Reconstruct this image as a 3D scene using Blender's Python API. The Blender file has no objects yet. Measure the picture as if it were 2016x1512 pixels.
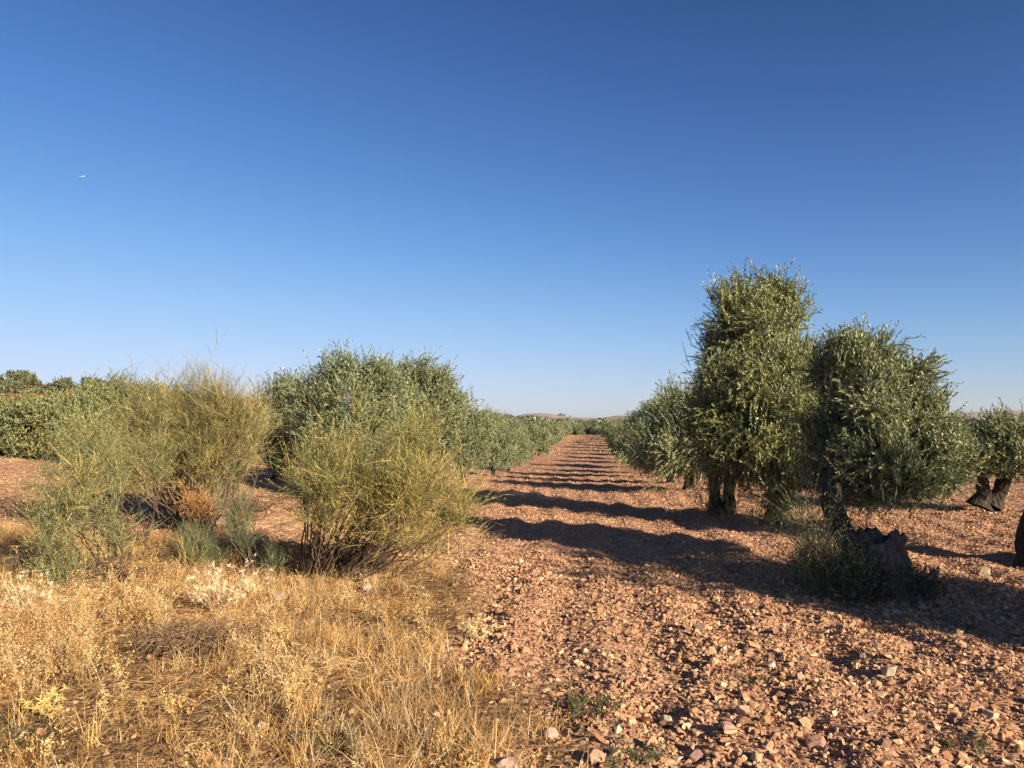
import bpy, bmesh, math
import numpy as np
from mathutils import Vector, Matrix, noise as mnoise

scene = bpy.context.scene
COL = scene.collection

# ------------------------------------------------------------------ camera
F = 1530.0
PITCH = math.atan(66.0 / F)
YAW = math.atan(147.0 / F)
CAMZ = 1.6
cd = bpy.data.cameras.new('camera')
cam = bpy.data.objects.new('camera', cd)
COL.objects.link(cam)
cd.sensor_width = 36.0
cd.lens = F / 2016.0 * 36.0
cd.clip_start = 0.05
cd.clip_end = 30000
cam.location = (0, 0, CAMZ)
cam.rotation_euler = (math.pi / 2 + PITCH, 0, YAW)
scene.camera = cam
scene.render.resolution_x = 1024
scene.render.resolution_y = 768

# ------------------------------------------------------------------ light
SUN_EL = math.radians(21.0)
sx, sy = 0.775, -0.632
SUN_AZ = math.atan2(sx, sy)            # clockwise from +Y
w = bpy.data.worlds.new('World')
scene.world = w
w.use_nodes = True
nt = w.node_tree
nt.nodes.clear()
out = nt.nodes.new('ShaderNodeOutputWorld')
bg = nt.nodes.new('ShaderNodeBackground')
sky = nt.nodes.new('ShaderNodeTexSky')
sky.sky_type = 'NISHITA'
sky.sun_disc = False
sky.sun_elevation = SUN_EL
sky.sun_rotation = SUN_AZ
sky.altitude = 600
sky.air_density = 0.8
sky.dust_density = 0.6
sky.ozone_density = 3.0
sep = nt.nodes.new('ShaderNodeSeparateColor')
cmb = nt.nodes.new('ShaderNodeCombineColor')
nt.links.new(sky.outputs[0], sep.inputs[0])
for i_, (g_, k_, c_) in enumerate(((1.9, .7081, 9.), (1.9, .70, 9.6), (2.2, .505, 12.))):   # deeper blue overhead, soft shoulder
    pw = nt.nodes.new('ShaderNodeMath'); pw.operation = 'POWER'; pw.inputs[1].default_value = g_
    mu = nt.nodes.new('ShaderNodeMath'); mu.operation = 'MULTIPLY'; mu.inputs[1].default_value = k_
    dn = nt.nodes.new('ShaderNodeMath'); dn.operation = 'MULTIPLY_ADD'; dn.inputs[1].default_value = 1 / c_; dn.inputs[2].default_value = 1.0
    dv = nt.nodes.new('ShaderNodeMath'); dv.operation = 'DIVIDE'
    nt.links.new(sep.outputs[i_], pw.inputs[0]); nt.links.new(pw.outputs[0], mu.inputs[0])
    nt.links.new(mu.outputs[0], dn.inputs[0]); nt.links.new(mu.outputs[0], dv.inputs[0]); nt.links.new(dn.outputs[0], dv.inputs[1])
    nt.links.new(dv.outputs[0], cmb.inputs[i_])
nt.links.new(cmb.outputs[0], bg.inputs[0])
bg.inputs['Strength'].default_value = 0.050
nt.links.new(bg.outputs[0], out.inputs[0])

sd = bpy.data.lights.new('sun', 'SUN')
so = bpy.data.objects.new('sun', sd)
COL.objects.link(so)
sd.energy = 5.0
sd.angle = math.radians(0.5)
sd.color = (1.0, 0.875, 0.69)
S = Vector((sx * math.cos(SUN_EL), sy * math.cos(SUN_EL), math.sin(SUN_EL))).normalized()
so.rotation_euler = (-S).to_track_quat('-Z', 'Y').to_euler()
so.location = (30, -20, 30)
scene.view_settings.view_transform = 'Standard'
scene.view_settings.look = 'None'
scene.view_settings.gamma = 1.0
scene.view_settings.exposure = 1.0
try:
    scene.cycles.max_bounces = 6
    scene.cycles.transparent_max_bounces = 8
except Exception:
    pass

# ------------------------------------------------------------------ helpers
RC = cam.rotation_euler.to_matrix()


def ray(px, py):
    return RC @ Vector(((px - 1008) / F, -(py - 756) / F, -1.0))


def P(px, py, D):
    """point seen at photo pixel px,py at lane distance D"""
    r = ray(px, py)
    return np.array([r.x / r.y * D, D, CAMZ + r.z / r.y * D])


def hsh(ix, iy, s):
    h = (ix.astype(np.int64) * 374761393 + iy.astype(np.int64) * 668265263 + s * 974634777) & 0xffffffff
    h = ((h ^ (h >> 13)) * 1274126177) & 0xffffffff
    h = (h ^ (h >> 16)) & 0xffffffff
    return h / 4294967295.0


def vn(x, y, s=0):
    x = np.asarray(x, float); y = np.asarray(y, float)
    ix = np.floor(x); iy = np.floor(y)
    fx = x - ix; fy = y - iy
    fx = fx * fx * (3 - 2 * fx); fy = fy * fy * (3 - 2 * fy)
    a = hsh(ix, iy, s); b = hsh(ix + 1, iy, s); c = hsh(ix, iy + 1, s); d = hsh(ix + 1, iy + 1, s)
    return (a * (1 - fx) + b * fx) * (1 - fy) + (c * (1 - fx) + d * fx) * fy


def smooth(a, b, v):
    t = np.clip((v - a) / (b - a), 0, 1)
    return t * t * (3 - 2 * t)


# the lane dips into a shallow hollow and climbs gently again
PY_ = np.array([-60, 0, 8, 17, 22, 28, 33, 38, 44, 50, 60, 70, 80, 90, 100, 120, 150, 300, 1000])
PZ_ = np.array([.5, 0, -.115, -.25, -.39, -.67, -.93, -1.13, -1.27, -1.33, -1.34, -1.29, -1.22, -1.15, -1.08, -1.02, -1.15, -1.9, -3.2])


def macro(x, y):
    x = np.asarray(x, float); y = np.asarray(y, float)
    z = (np.interp(y - 3, PY_, PZ_) + np.interp(y, PY_, PZ_) + np.interp(y + 3, PY_, PZ_)) / 3
    t = np.maximum(0, -x - 3.0)
    t = t * t / (t + 1.5)
    r = 0.082 * t + 0.0011 * t * t
    r = 7.5 * np.tanh(r / 7.5)
    r = r + .5 * smooth(-10, -28, x) * smooth(22, 45, y)
    r = r * np.exp(-(np.maximum(0, y - 90) / 130) ** 2)
    z = z + r
    return z


BY = np.array([0, 3.4, 4.8, 6.9, 9.0, 11.3, 13.0])
BX = np.array([.5, -0.2, -0.55, -0.85, -1.4, -2.2, -3.6])


def grassy(x, y):
    """1 where dry grass grows, 0 on the bare stony soil"""
    x = np.asarray(x, float); y = np.asarray(y, float)
    xb = np.interp(y, BY, BX) + (vn(x * 1.3, y * 1.3, 3) - .5) * 0.9
    g = smooth(0.35, -0.45, x - xb)
    lim = 9.6 + 0.2 * np.maximum(0, -x - 4) + (vn(x * .8, y * .8, 9) - .5) * 2.0
    return g * smooth(0.6, -0.6, y - lim)


TRACK = 0


def Hh(x, y):
    x = np.asarray(x, float); y = np.asarray(y, float)
    d = np.hypot(x, y)
    z = macro(x, y)
    g = grassy(x, y)
    f1 = smooth(120, 40, d)
    z = z + (vn(x * 0.7, y * 0.7, 11) - .5) * 0.10 * f1
    f2 = smooth(60, 25, d)
    amp = (1 - g) * 1.0 + g * .28
    z = z + (vn(x * 3.1, y * 3.1, 12) - .5) * 0.060 * f2 * amp
    f3 = smooth(30, 12, d)
    z = z + (vn(x * 8.3, y * 8.3, 13) - .5) * 0.032 * f3 * amp
    f4 = smooth(14, 7, d)
    z = z + (vn(x * 21, y * 21, 14) - .5) * 0.022 * f4 * amp
    # cultivator ridges running down the lane
    z = z + 0.02 * np.sin(x * 9.5 + 1.5 * vn(x * .5, y * .15, 5)) * f2 * (1 - g)
    return z


def G(px, py):
    """ground point seen at a photo pixel"""
    r = ray(px, py)
    t = 1.0
    for i in range(4000):
        x, y, z = r.x * t, r.y * t, CAMZ + r.z * t
        if z <= float(macro(x, y)):
            break
        t *= 1.002
    return np.array([x, y, float(Hh(x, y))])


def gz(x, y):
    return float(Hh(x, y))


def mesh_np(name, V, Fc, mat=None, parent=None, col=None, smooth_=False, loc=None):
    """V (n,3); Fc list of int arrays (m,3)/(m,4); col (n,3) vertex colour"""
    me = bpy.data.meshes.new(name)
    V = np.asarray(V, np.float32)
    if not isinstance(Fc, (list, tuple)):
        Fc = [Fc]
    Fc = [np.asarray(f, np.int32) for f in Fc if len(f)]
    me.vertices.add(len(V))
    me.vertices.foreach_set('co', V.ravel())
    nl = sum(f.size for f in Fc)
    me.loops.add(nl)
    me.loops.foreach_set('vertex_index', np.concatenate([f.ravel() for f in Fc]))
    npoly = sum(len(f) for f in Fc)
    me.polygons.add(npoly)
    tot = np.concatenate([np.full(len(f), f.shape[1], np.int32) for f in Fc])
    st = np.concatenate([[0], np.cumsum(tot)[:-1]]).astype(np.int32)
    me.polygons.foreach_set('loop_start', st)
    me.polygons.foreach_set('loop_total', tot)
    me.polygons.foreach_set('use_smooth', np.full(npoly, bool(smooth_)))
    if col is not None:
        a = me.attributes.new('Col', 'FLOAT_COLOR', 'POINT')
        c4 = np.ones((len(V), 4), np.float32)
        c4[:, :3] = col
        a.data.foreach_set('color', c4.ravel())
    me.update(calc_edges=True)
    me.validate()
    if mat:
        me.materials.append(mat)
    o = bpy.data.objects.new(name, me)
    COL.objects.link(o)
    if parent:
        o.parent = parent
    if loc is not None:
        o.location = loc
    return o


def tag(o, label=None, cat=None, group=None, kind=None):
    if label: o['label'] = label
    if cat: o['category'] = cat
    if group: o['group'] = group
    if kind: o['kind'] = kind
    return o


def empty(name, loc, rz=0.0):
    o = bpy.data.objects.new(name, None)
    COL.objects.link(o)
    o.location = [float(v) for v in loc]
    o.rotation_euler = (0, 0, rz)
    return o


def copy_tree(o, parent=None):
    c = o.copy()
    COL.objects.link(c)
    if parent: c.parent = parent
    for ch in list(KIDS.get(o.name, [])):
        d = ch.copy(); COL.objects.link(d); d.parent = c
    return c


KIDS = {}


def kid(parent, o):
    KIDS.setdefault(parent.name, []).append(o)
    return o


def norm(v):
    return v / np.maximum(1e-9, np.linalg.norm(v, axis=-1, keepdims=True))


def perp(d, rng):
    r = norm(rng.normal(size=d.shape))
    return norm(np.cross(d, r))


# ------------------------------------------------------------------ materials
def newmat(name):
    m = bpy.data.materials.new(name)
    m.use_nodes = True
    n = m.node_tree
    b = n.nodes['Principled BSDF']
    b.inputs['Specular IOR Level'].default_value = 0.25
    return m, n, b


def N(n, t, **k):
    x = n.nodes.new(t)
    for a, v in k.items():
        setattr(x, a, v)
    return x


def mixrgb(n, fac, a, b, blend='MIX'):
    m = N(n, 'ShaderNodeMix', data_type='RGBA', blend_type=blend)
    for s, v in ((m.inputs['Factor'], fac), (m.inputs['A'], a), (m.inputs['B'], b)):
        if isinstance(v, bpy.types.NodeSocket):
            n.links.new(v, s)
        else:
            s.default_value = v if not isinstance(v, tuple) else (*v, 1.0)[:4]
    # colour sockets share names with float ones; address by index
    return m


def mixc(n, fac, a, b, blend='MIX'):
    m = N(n, 'ShaderNodeMix', data_type='RGBA', blend_type=blend)
    si = [m.inputs[0], m.inputs[6], m.inputs[7]]
    for s, v in zip(si, (fac, a, b)):
        if isinstance(v, bpy.types.NodeSocket):
            n.links.new(v, s)
        elif isinstance(v, tuple):
            s.default_value = (*v, 1.0)
        else:
            s.default_value = v
    return m.outputs[2]


def noise(n, scale, detail=4, rough=.6, vec=None):
    t = N(n, 'ShaderNodeTexNoise')
    t.inputs['Scale'].default_value = scale
    t.inputs['Detail'].default_value = detail
    t.inputs['Roughness'].default_value = rough
    if vec is not None: n.links.new(vec, t.inputs['Vector'])
    return t


def ramp(n, src, stops):
    r = N(n, 'ShaderNodeValToRGB')
    e = r.color_ramp.elements
    while len(e) > 1: e.remove(e[-1])
    e[0].position = stops[0][0]; e[0].color = (*stops[0][1], 1)
    for p, c in stops[1:]:
        k = e.new(p); k.color = (*c, 1)
    n.links.new(src, r.inputs[0])
    return r.outputs[0]


def bump(n, b, src, strength=.5, dist=.02):
    bp = N(n, 'ShaderNodeBump')
    bp.inputs['Strength'].default_value = strength
    bp.inputs['Distance'].default_value = dist
    n.links.new(src, bp.inputs['Height'])
    n.links.new(bp.outputs[0], b.inputs['Normal'])


def leaf_material(name, top, under, trans=0.25, rough=.5, spec=.35):
    """leaf with a green upper face and a pale silvery under face; Col tints it"""
    m, n, b = newmat(name)
    geo = N(n, 'ShaderNodeNewGeometry')
    at = N(n, 'ShaderNodeAttribute', attribute_name='Col')
    c = mixc(n, geo.outputs['Backfacing'], top, under)
    c = mixc(n, 1.0, c, at.outputs['Color'], 'MULTIPLY')
    n.links.new(c, b.inputs['Base Color'])
    b.inputs['Roughness'].default_value = rough
    b.inputs['Specular IOR Level'].default_value = spec
    tr = N(n, 'ShaderNodeBsdfTranslucent')
    n.links.new(c, tr.inputs['Color'])
    mx = N(n, 'ShaderNodeMixShader')
    mx.inputs[0].default_value = trans
    n.links.new(b.outputs[0], mx.inputs[1])
    n.links.new(tr.outputs[0], mx.inputs[2])
    n.links.new(mx.outputs[0], n.nodes['Material Output'].inputs[0])
    return m


def attr_material(name, rough=.85, trans=0.0, nscale=40, namt=.35, spec=.2, bmp=0.0):
    m, n, b = newmat(name)
    at = N(n, 'ShaderNodeAttribute', attribute_name='Col')
    tc = N(n, 'ShaderNodeTexCoord')
    no = noise(n, nscale, 4, .65, tc.outputs['Object'])
    k = ramp(n, no.outputs[0], [(.25, (1 - namt,) * 3), (.75, (1 + namt * .6,) * 3)])
    c = mixc(n, 1.0, at.outputs['Color'], k, 'MULTIPLY')
    n.links.new(c, b.inputs['Base Color'])
    b.inputs['Roughness'].default_value = rough
    b.inputs['Specular IOR Level'].default_value = spec
    if bmp:
        bump(n, b, no.outputs[0], bmp, .01)
    if trans > 0:
        tr = N(n, 'ShaderNodeBsdfTranslucent')
        n.links.new(c, tr.inputs['Color'])
        mx = N(n, 'ShaderNodeMixShader')
        mx.inputs[0].default_value = trans
        n.links.new(b.outputs[0], mx.inputs[1])
        n.links.new(tr.outputs[0], mx.inputs[2])
        n.links.new(mx.outputs[0], n.nodes['Material Output'].inputs[0])
    return m


M_LEAF = leaf_material('olive_leaf', (0.066, 0.088, 0.022), (0.355, 0.38, 0.195), 0.12, .38, .5)
M_BROOM = attr_material('broom_twig', .6, .15, 30, .2, .3)
M_STRAW = attr_material('dry_straw', .6, .25, 30, .25, .3)
M_ROCK = attr_material('rock', .9, 0, 28, .32, .15, .5)


def bark_material():
    m, n, b = newmat('olive_bark')
    tc = N(n, 'ShaderNodeTexCoord')
    mp = N(n, 'ShaderNodeMapping')
    mp.inputs['Scale'].default_value = (1, 1, .3)
    n.links.new(tc.outputs['Object'], mp.inputs[0])
    a = noise(n, 22, 8, .7, mp.outputs[0])
    v = N(n, 'ShaderNodeTexVoronoi'); v.inputs['Scale'].default_value = 16
    n.links.new(mp.outputs[0], v.inputs['Vector'])
    c = ramp(n, a.outputs[0], [(.25, (.016, .012, .009)), (.5, (.055, .041, .03)), (.75, (.15, .125, .10))])
    n.links.new(c, b.inputs['Base Color'])
    b.inputs['Roughness'].default_value = .95
    mm = N(n, 'ShaderNodeMath', operation='ADD')
    n.links.new(a.outputs[0], mm.inputs[0]); n.links.new(v.outputs['Distance'], mm.inputs[1])
    bump(n, b, mm.outputs[0], 1.0, .06)
    return m


M_BARK = bark_material()


def ground_material():
    m, n, b = newmat('ground_soil')
    geo = N(n, 'ShaderNodeNewGeometry')
    pos = geo.outputs['Position']
    at = N(n, 'ShaderNodeAttribute', attribute_name='Col')
    n1 = noise(n, 9, 6, .7, pos)
    n2 = noise(n, 45, 5, .7, pos)
    n3 = noise(n, .35, 5, .6, pos)
    vo = N(n, 'ShaderNodeTexVoronoi'); vo.inputs['Scale'].default_value = 16
    n.links.new(pos, vo.inputs['Vector'])
    vo2 = N(n, 'ShaderNodeTexVoronoi'); vo2.inputs['Scale'].default_value = 5.5
    n.links.new(pos, vo2.inputs['Vector'])
    c = ramp(n, n1.outputs[0], [(.25, (.62, .60, .58)), (.5, (.95, .93, .92)), (.75, (1.3, 1.28, 1.25))])
    base = mixc(n, 1.0, at.outputs['Color'], c, 'MULTIPLY')
    c2 = ramp(n, n2.outputs[0], [(.3, (.65, .65, .65)), (.7, (1.3, 1.3, 1.3))])
    base = mixc(n, .7, base, c2, 'MULTIPLY')
    st = ramp(n, vo.outputs['Color'], [(0, (.72, .68, .66)), (.5, (1, 1, 1)), (1, (1.4, 1.42, 1.4))])
    base = mixc(n, .55, base, st, 'MULTIPLY')
    c3 = ramp(n, n3.outputs[0], [(.3, (.85, .82, .8)), (.7, (1.12, 1.12, 1.12))])
    base = mixc(n, 1.0, base, c3, 'MULTIPLY')
    n.links.new(base, b.inputs['Base Color'])
    b.inputs['Roughness'].default_value = 1.0
    b.inputs['Specular IOR Level'].default_value = .05
    ad = N(n, 'ShaderNodeMath', operation='SUBTRACT')
    n.links.new(n1.outputs[0], ad.inputs[0]); n.links.new(vo.outputs['Distance'], ad.inputs[1])
    ad2 = N(n, 'ShaderNodeMath', operation='SUBTRACT')
    n.links.new(ad.outputs[0], ad2.inputs[0]); n.links.new(vo2.outputs['Distance'], ad2.inputs[1])
    bump(n, b, ad2.outputs[0], .7, .06)
    return m


# ------------------------------------------------------------------ ground
def build_ground():
    ang = np.concatenate([np.arange(-180, -52, 4.0), np.arange(-52, 44, 0.155), np.arange(44, 180, 4.0)])
    ang = np.radians(ang)
    rad = [0.6]
    while rad[-1] < 16000:
        r = rad[-1]
        rad.append(r * (1.0075 if r < 60 else (1.014 if r < 400 else 1.05)))
    rad = np.array(rad)
    A, R = np.meshgrid(ang, rad)
    X = R * np.sin(A); Y = R * np.cos(A)
    Z = Hh(X, Y)
    na, nr = len(ang), len(rad)
    V = np.stack([X.ravel(), Y.ravel(), Z.ravel()], 1)
    V = np.vstack([V, [[0, 0, gz(0, 0)]]])
    i = np.arange(nr - 1)[:, None] * na; j = np.arange(na)[None, :]; j2 = (j + 1) % na
    Q = np.stack([i + j, i + j2, i + na + j2, i + na + j], -1).reshape(-1, 4)
    T = np.stack([np.full(na, nr * na), j2.ravel(), j.ravel()], 1)
    x, y = V[:, 0], V[:, 1]
    g = grassy(x, y)[:, None]
    d = np.hypot(x, y)[:, None]
    soil = np.array([.46, .262, .160]); gr = np.array([.33, .20, .10])
    k = (vn(x * .22, y * .22, 31)[:, None] - .5) * .14 + 1
    col = (soil * (1 - g) + gr * g) * k
    # reddish bank on the left rise, tan fields far away
    sand = (smooth(-2.6, -4.5, x) * (1 - grassy(x, y)) * smooth(30, 16, np.hypot(x, y)))[:, None]
    col = col * (1 - sand) + np.array([.50, .29, .165]) * k * sand
    left = smooth(-16, -34, x)[:, None] * smooth(15, 30, d)
    col = col * (1 - left) + np.array([.42, .16, .07]) * left
    far = smooth(160, 420, d)
    fld = vn(x / 130, y / 260, 41)[:, None]
    fc = np.where(fld > .55, np.array([.40, .28, .17]), np.where(fld > .35, np.array([.24, .17, .11]), np.array([.10, .10, .05])))
    col = col * (1 - far) + fc * far
    o = mesh_np('ground', V, [Q, T], ground_material(), col=col, smooth_=True)
    tag(o, kind='structure')


build_ground()


# ------------------------------------------------------------------ far hills
def hill_material(kind):
    m, n, b = newmat('hill_' + kind)
    geo = N(n, 'ShaderNodeNewGeometry')
    mp = N(n, 'ShaderNodeMapping')
    mp.inputs['Scale'].default_value = (.0045, .0025, .012)
    n.links.new(geo.outputs['Position'], mp.inputs[0])
    a = noise(n, 1.0, 5, .55, mp.outputs[0])
    c = ramp(n, a.outputs[0], [(.3, (.20, .13, .08)), (.42, (.34, .22, .13)), (.5, (.26, .17, .105)), (.56, (.42, .30, .19)), (.68, (.30, .20, .125))])
    v = N(n, 'ShaderNodeTexVoronoi'); v.inputs['Scale'].default_value = .06
    n.links.new(geo.outputs['Position'], v.inputs['Vector'])
    k = ramp(n, v.outputs['Distance'], [(.0, (.10, .11, .06)), (.22, (.12, .12, .07)), (.34, (1, 1, 1))])
    mp2 = N(n, 'ShaderNodeMapping'); mp2.inputs['Scale'].default_value = (.0022, .0012, .05)
    n.links.new(geo.outputs['Position'], mp2.inputs[0])
    a2 = noise(n, 1.7, 3, .5, mp2.outputs[0])
    msk = ramp(n, a2.outputs[0], [(.5 if kind == 'ridge' else .6, (0, 0, 0)), (.56 if kind == 'ridge' else .66, (1, 1, 1))])
    c = mixc(n, msk, c, mixc(n, 1.0, c, k, 'MULTIPLY'))
    n.links.new(c, b.inputs['Base Color'])
    b.inputs['Roughness'].default_value = 1
    b.inputs['Specular IOR Level'].default_value = 0
    return m


def hill(name, D0, D1, prof, kind):
    """prof: list of (photo x, photo y) crest at distance D1; slopes down to the plain at D0 and behind"""
    px = np.linspace(prof[0][0], prof[-1][0], 260)
    py = np.interp(px, [p[0] for p in prof], [p[1] for p in prof])
    ker = np.hanning(11); ker /= ker.sum()
    py = np.convolve(np.pad(py, 5, mode='edge'), ker, 'valid')
    py = py + (vn(px / 9, px * 0, 51) - .5) * .5
    rows = np.linspace(0, 2, 41)
    V = []
    for t in rows:
        D = D0 + (D1 - D0) * min(t, 1) + max(0, t - 1) * (D1 - D0)
        hf = math.sin(min(t, 2 - t) * math.pi / 2) ** 1.5
        for a, b in zip(px, py):
            top = P(a, b, D1)
            dirx = top[0] / D1
            zb = -4.0
            x = dirx * D
            z = zb + (top[2] - zb) * hf + 1.2 * (float(mnoise.noise(Vector((x * .006, D * .004, 0)))) )* hf
            V.append((x, D, z))
    na = len(px); nr = len(rows)
    i = np.arange(nr - 1)[:, None] * na; j = np.arange(na - 1)[None, :]
    Q = np.stack([i + j, i + j + 1, i + na + j + 1, i + na + j], -1).reshape(-1, 4)
    o = mesh_np(name, V, Q, hill_material(kind), smooth_=True)
    tag(o, kind='structure')


hill('hill', 1500, 2300, [(940, 831), (985, 828), (1010, 820), (1035, 815), (1060, 813.5), (1085, 815), (1105, 819), (1135, 822), (1165, 824), (1190, 822), (1215, 818), (1260, 819), (1330, 825)], 'cone')
hill('ridge', 2600, 4200, [(700, 829), (900, 828), (1100, 826), (1300, 824), (1500, 820), (1700, 816), (1850, 812), (1890, 811.5), (1935, 811), (1960, 808.5), (2016, 808), (2150, 812), (2400, 820)], 'ridge')


# ------------------------------------------------------------------ foliage
def shoots_mesh(P0, D0, L, nl, ll, lw, rng, base_col=1.0, stem=True):
    """leafy olive shoots. P0 (n,3) start, D0 (n,3) direction, L (n,) length, nl leaves each"""
    n = len(P0)
    t = np.linspace(.08, 1.0, nl)[None, :] + rng.uniform(-.03, .03, (n, nl))
    bend = rng.normal(size=(n, 3)) * .18
    bend[:, 2] -= .10
    pos = P0[:, None, :] + D0[:, None, :] * (t * L[:, None])[..., None] + bend[:, None, :] * (t ** 2 * L[:, None])[..., None]
    dirs = norm(D0[:, None, :] + 2 * bend[:, None, :] * t[..., None])
    u = perp(D0, rng); v = np.cross(D0, u)
    ph = rng.uniform(0, 6.28, (n, 1)) + np.arange(nl)[None, :] * 2.4
    side = u[:, None, :] * np.cos(ph)[..., None] + v[:, None, :] * np.sin(ph)[..., None]
    spread = rng.uniform(.18, .62, (n, nl))[..., None]
    ld = norm(dirs * (1.1 - .5 * spread) + side * spread + rng.normal(size=(n, nl, 3)) * .12)
    ln = ll * rng.uniform(.65, 1.15, (n, nl))[..., None]
    # blade width axis: perpendicular to the leaf, upper face towards the shoot tip
    nrm = norm(np.cross(np.cross(ld, dirs), ld) + rng.normal(size=(n, nl, 3)) * .16)
    wd = norm(np.cross(nrm, ld))
    hw = lw * .5 * rng.uniform(.8, 1.2, (n, nl))[..., None]
    b = pos
    m1 = pos + ld * ln * .48 + wd * hw + nrm * hw * .25
    m2 = pos + ld * ln * .48 - wd * hw + nrm * hw * .25
    tip = pos + ld * ln
    V = np.stack([b, m1, tip, m2], 2).reshape(-1, 3)
    k = np.arange(n * nl)[:, None] * 4
    T = np.concatenate([k + np.array([[0, 1, 2]]), k + np.array([[0, 2, 3]])], 0)
    br = (rng.uniform(.68, 1.3, (n, 1)) * rng.uniform(.92, 1.08, (n, nl)))[..., None]
    hue = rng.normal(size=(n, 1, 1)) * .07
    c = np.concatenate([br * (1 + hue), br, br * (1 - hue * 1.5)], -1) * base_col
    yel = (rng.random((n, nl, 1)) < .004)
    c = np.where(yel, c * np.array([2.2, 1.6, .6]), c)
    C = np.repeat(c[:, :, None, :], 4, 2).reshape(-1, 3)
    if stem:
        e = pos[:, -1, :]
        mid = pos[:, nl // 2, :]
        ws = u * .0028 * (ll / .06)
        SV = np.stack([P0 - ws, P0 + ws, mid + ws * .8, mid - ws * .8, e], 1).reshape(-1, 3)
        k2 = np.arange(n)[:, None] * 5 + len(V)
        T = np.concatenate([T, k2 + np.array([[0, 1, 2]]), k2 + np.array([[0, 2, 3]]), k2 + np.array([[3, 2, 4]])], 0)
        SC = np.tile(np.array([[1.4, 1.1, 1.0]]), (len(SV), 1))
        V = np.vstack([V, SV]); C = np.vstack([C, SC])
    return V, T, C


def crown_shoots(blobs, ntot, rng, slen, zmin=None, clump=.16, wild=.12, core=.3):
    """blobs (k,6): centre, radii. returns starts and directions of shoots"""
    B = np.array(blobs, float)
    area = (B[:, 3] * B[:, 4] + B[:, 4] * B[:, 5] + B[:, 3] * B[:, 5])
    pr = area / area.sum()
    nc = max(10, ntot // 38)
    bi = rng.choice(len(B), nc, p=pr)
    d = norm(rng.normal(size=(nc, 3)))
    r = 1 - .30 * rng.random(nc) ** 1.4 + wild * rng.normal(size=nc) * (rng.random(nc) < .35)
    inner = rng.random(nc) < core
    r = np.where(inner, rng.uniform(.25, .8, nc), r)
    c = B[bi, :3] + d * r[:, None] * B[bi, 3:]
    cd_ = norm(d * B[bi, 3:] / B[bi, 3:].mean(1, keepdims=True))
    ci = rng.integers(0, nc, ntot)
    off = rng.normal(size=(ntot, 3)) * clump
    p = c[ci] + off
    # droop low down, upright on top
    relz = d[ci, 2]
    up = np.where(relz > 0, .45 + 1.25 * relz, .42 + .75 * relz)
    cdir = norm(rng.normal(size=(nc, 3))) * .45
    D = cd_[ci] * .7 + cdir[ci] + rng.normal(size=(ntot, 3)) * .14 + off / clump * .12
    D[:, 2] += up
    D = norm(D)
    if zmin is not None:
        keep = p[:, 2] + D[:, 2] * slen > zmin
        p, D = p[keep], D[keep]
    return p - D * slen * .5, D


def tube(V, Fq, C, pts, rad, sides=8, gnarl=0.0, seed=0, col=(1, 1, 1)):
    """append a tapering tube along pts to lists"""
    pts = [Vector([float(q) for q in p]) for p in pts]
    base = sum(len(v) for v in V)
    ring = []
    up = Vector((.3, .2, 1)).normalized()
    for i, p in enumerate(pts):
        a = pts[max(0, i - 1)]; b = pts[min(len(pts) - 1, i + 1)]
        d = (b - a).normalized()
        ref = Vector((1, .13, .07))
        if abs(d.dot(ref)) > .9: ref = Vector((0, 1, .1))
        u = d.cross(ref).normalized(); v = d.cross(u)
        for k in range(sides):
            an = 2 * math.pi * k / sides
            q = u * math.cos(an) + v * math.sin(an)
            rr = rad[i]
            if gnarl:
                s = q * 1.6 + Vector((seed, i * .16, 0))
                rr *= 1 + gnarl * (mnoise.noise(s * 1.0) * 1.0 + .6 * mnoise.noise(s * 2.7 + Vector((0, 0, i * .1))))
            ring.append(tuple(p + q * rr))
    ring.append(tuple(pts[-1]))
    ring.append(tuple(pts[0]))
    n = len(pts)
    q = []
    for i in range(n - 1):
        for k in range(sides):
            k2 = (k + 1) % sides
            q.append((base + i * sides + k, base + i * sides + k2, base + (i + 1) * sides + k2, base + (i + 1) * sides + k))
    e = base + n * sides
    for k in range(sides):
        k2 = (k + 1) % sides
        q.append((base + (n - 1) * sides + k, base + (n - 1) * sides + k2, e, e))
    V.append(np.array(ring)); C.append(np.tile(np.array([col]), (len(ring), 1)))
    Fq.extend(q)


def finish_tubes(name, V, Fq, mat, parent, C=None, sm=True):
    Fq = np.array(Fq)
    tri = Fq[Fq[:, 2] == Fq[:, 3]][:, :3]
    quad = Fq[Fq[:, 2] != Fq[:, 3]]
    fl = [a for a in (quad, tri) if len(a)]
    return mesh_np(name, np.vstack(V), fl, mat, parent, np.vstack(C) if C is not None else None, sm)


def curve_pts(a, b, n, sag, rng, jit=.03):
    a = np.array(a, float); b = np.array(b, float)
    t = np.linspace(0, 1, n)[:, None]
    p = a * (1 - t) + b * t
    p = p + np.array(sag)[None, :] * (4 * t * (1 - t))
    j = rng.normal(size=(n, 3)) * jit * np.linalg.norm(b - a)
    j[0] = 0; j[-1] = 0
    return p + j


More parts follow.
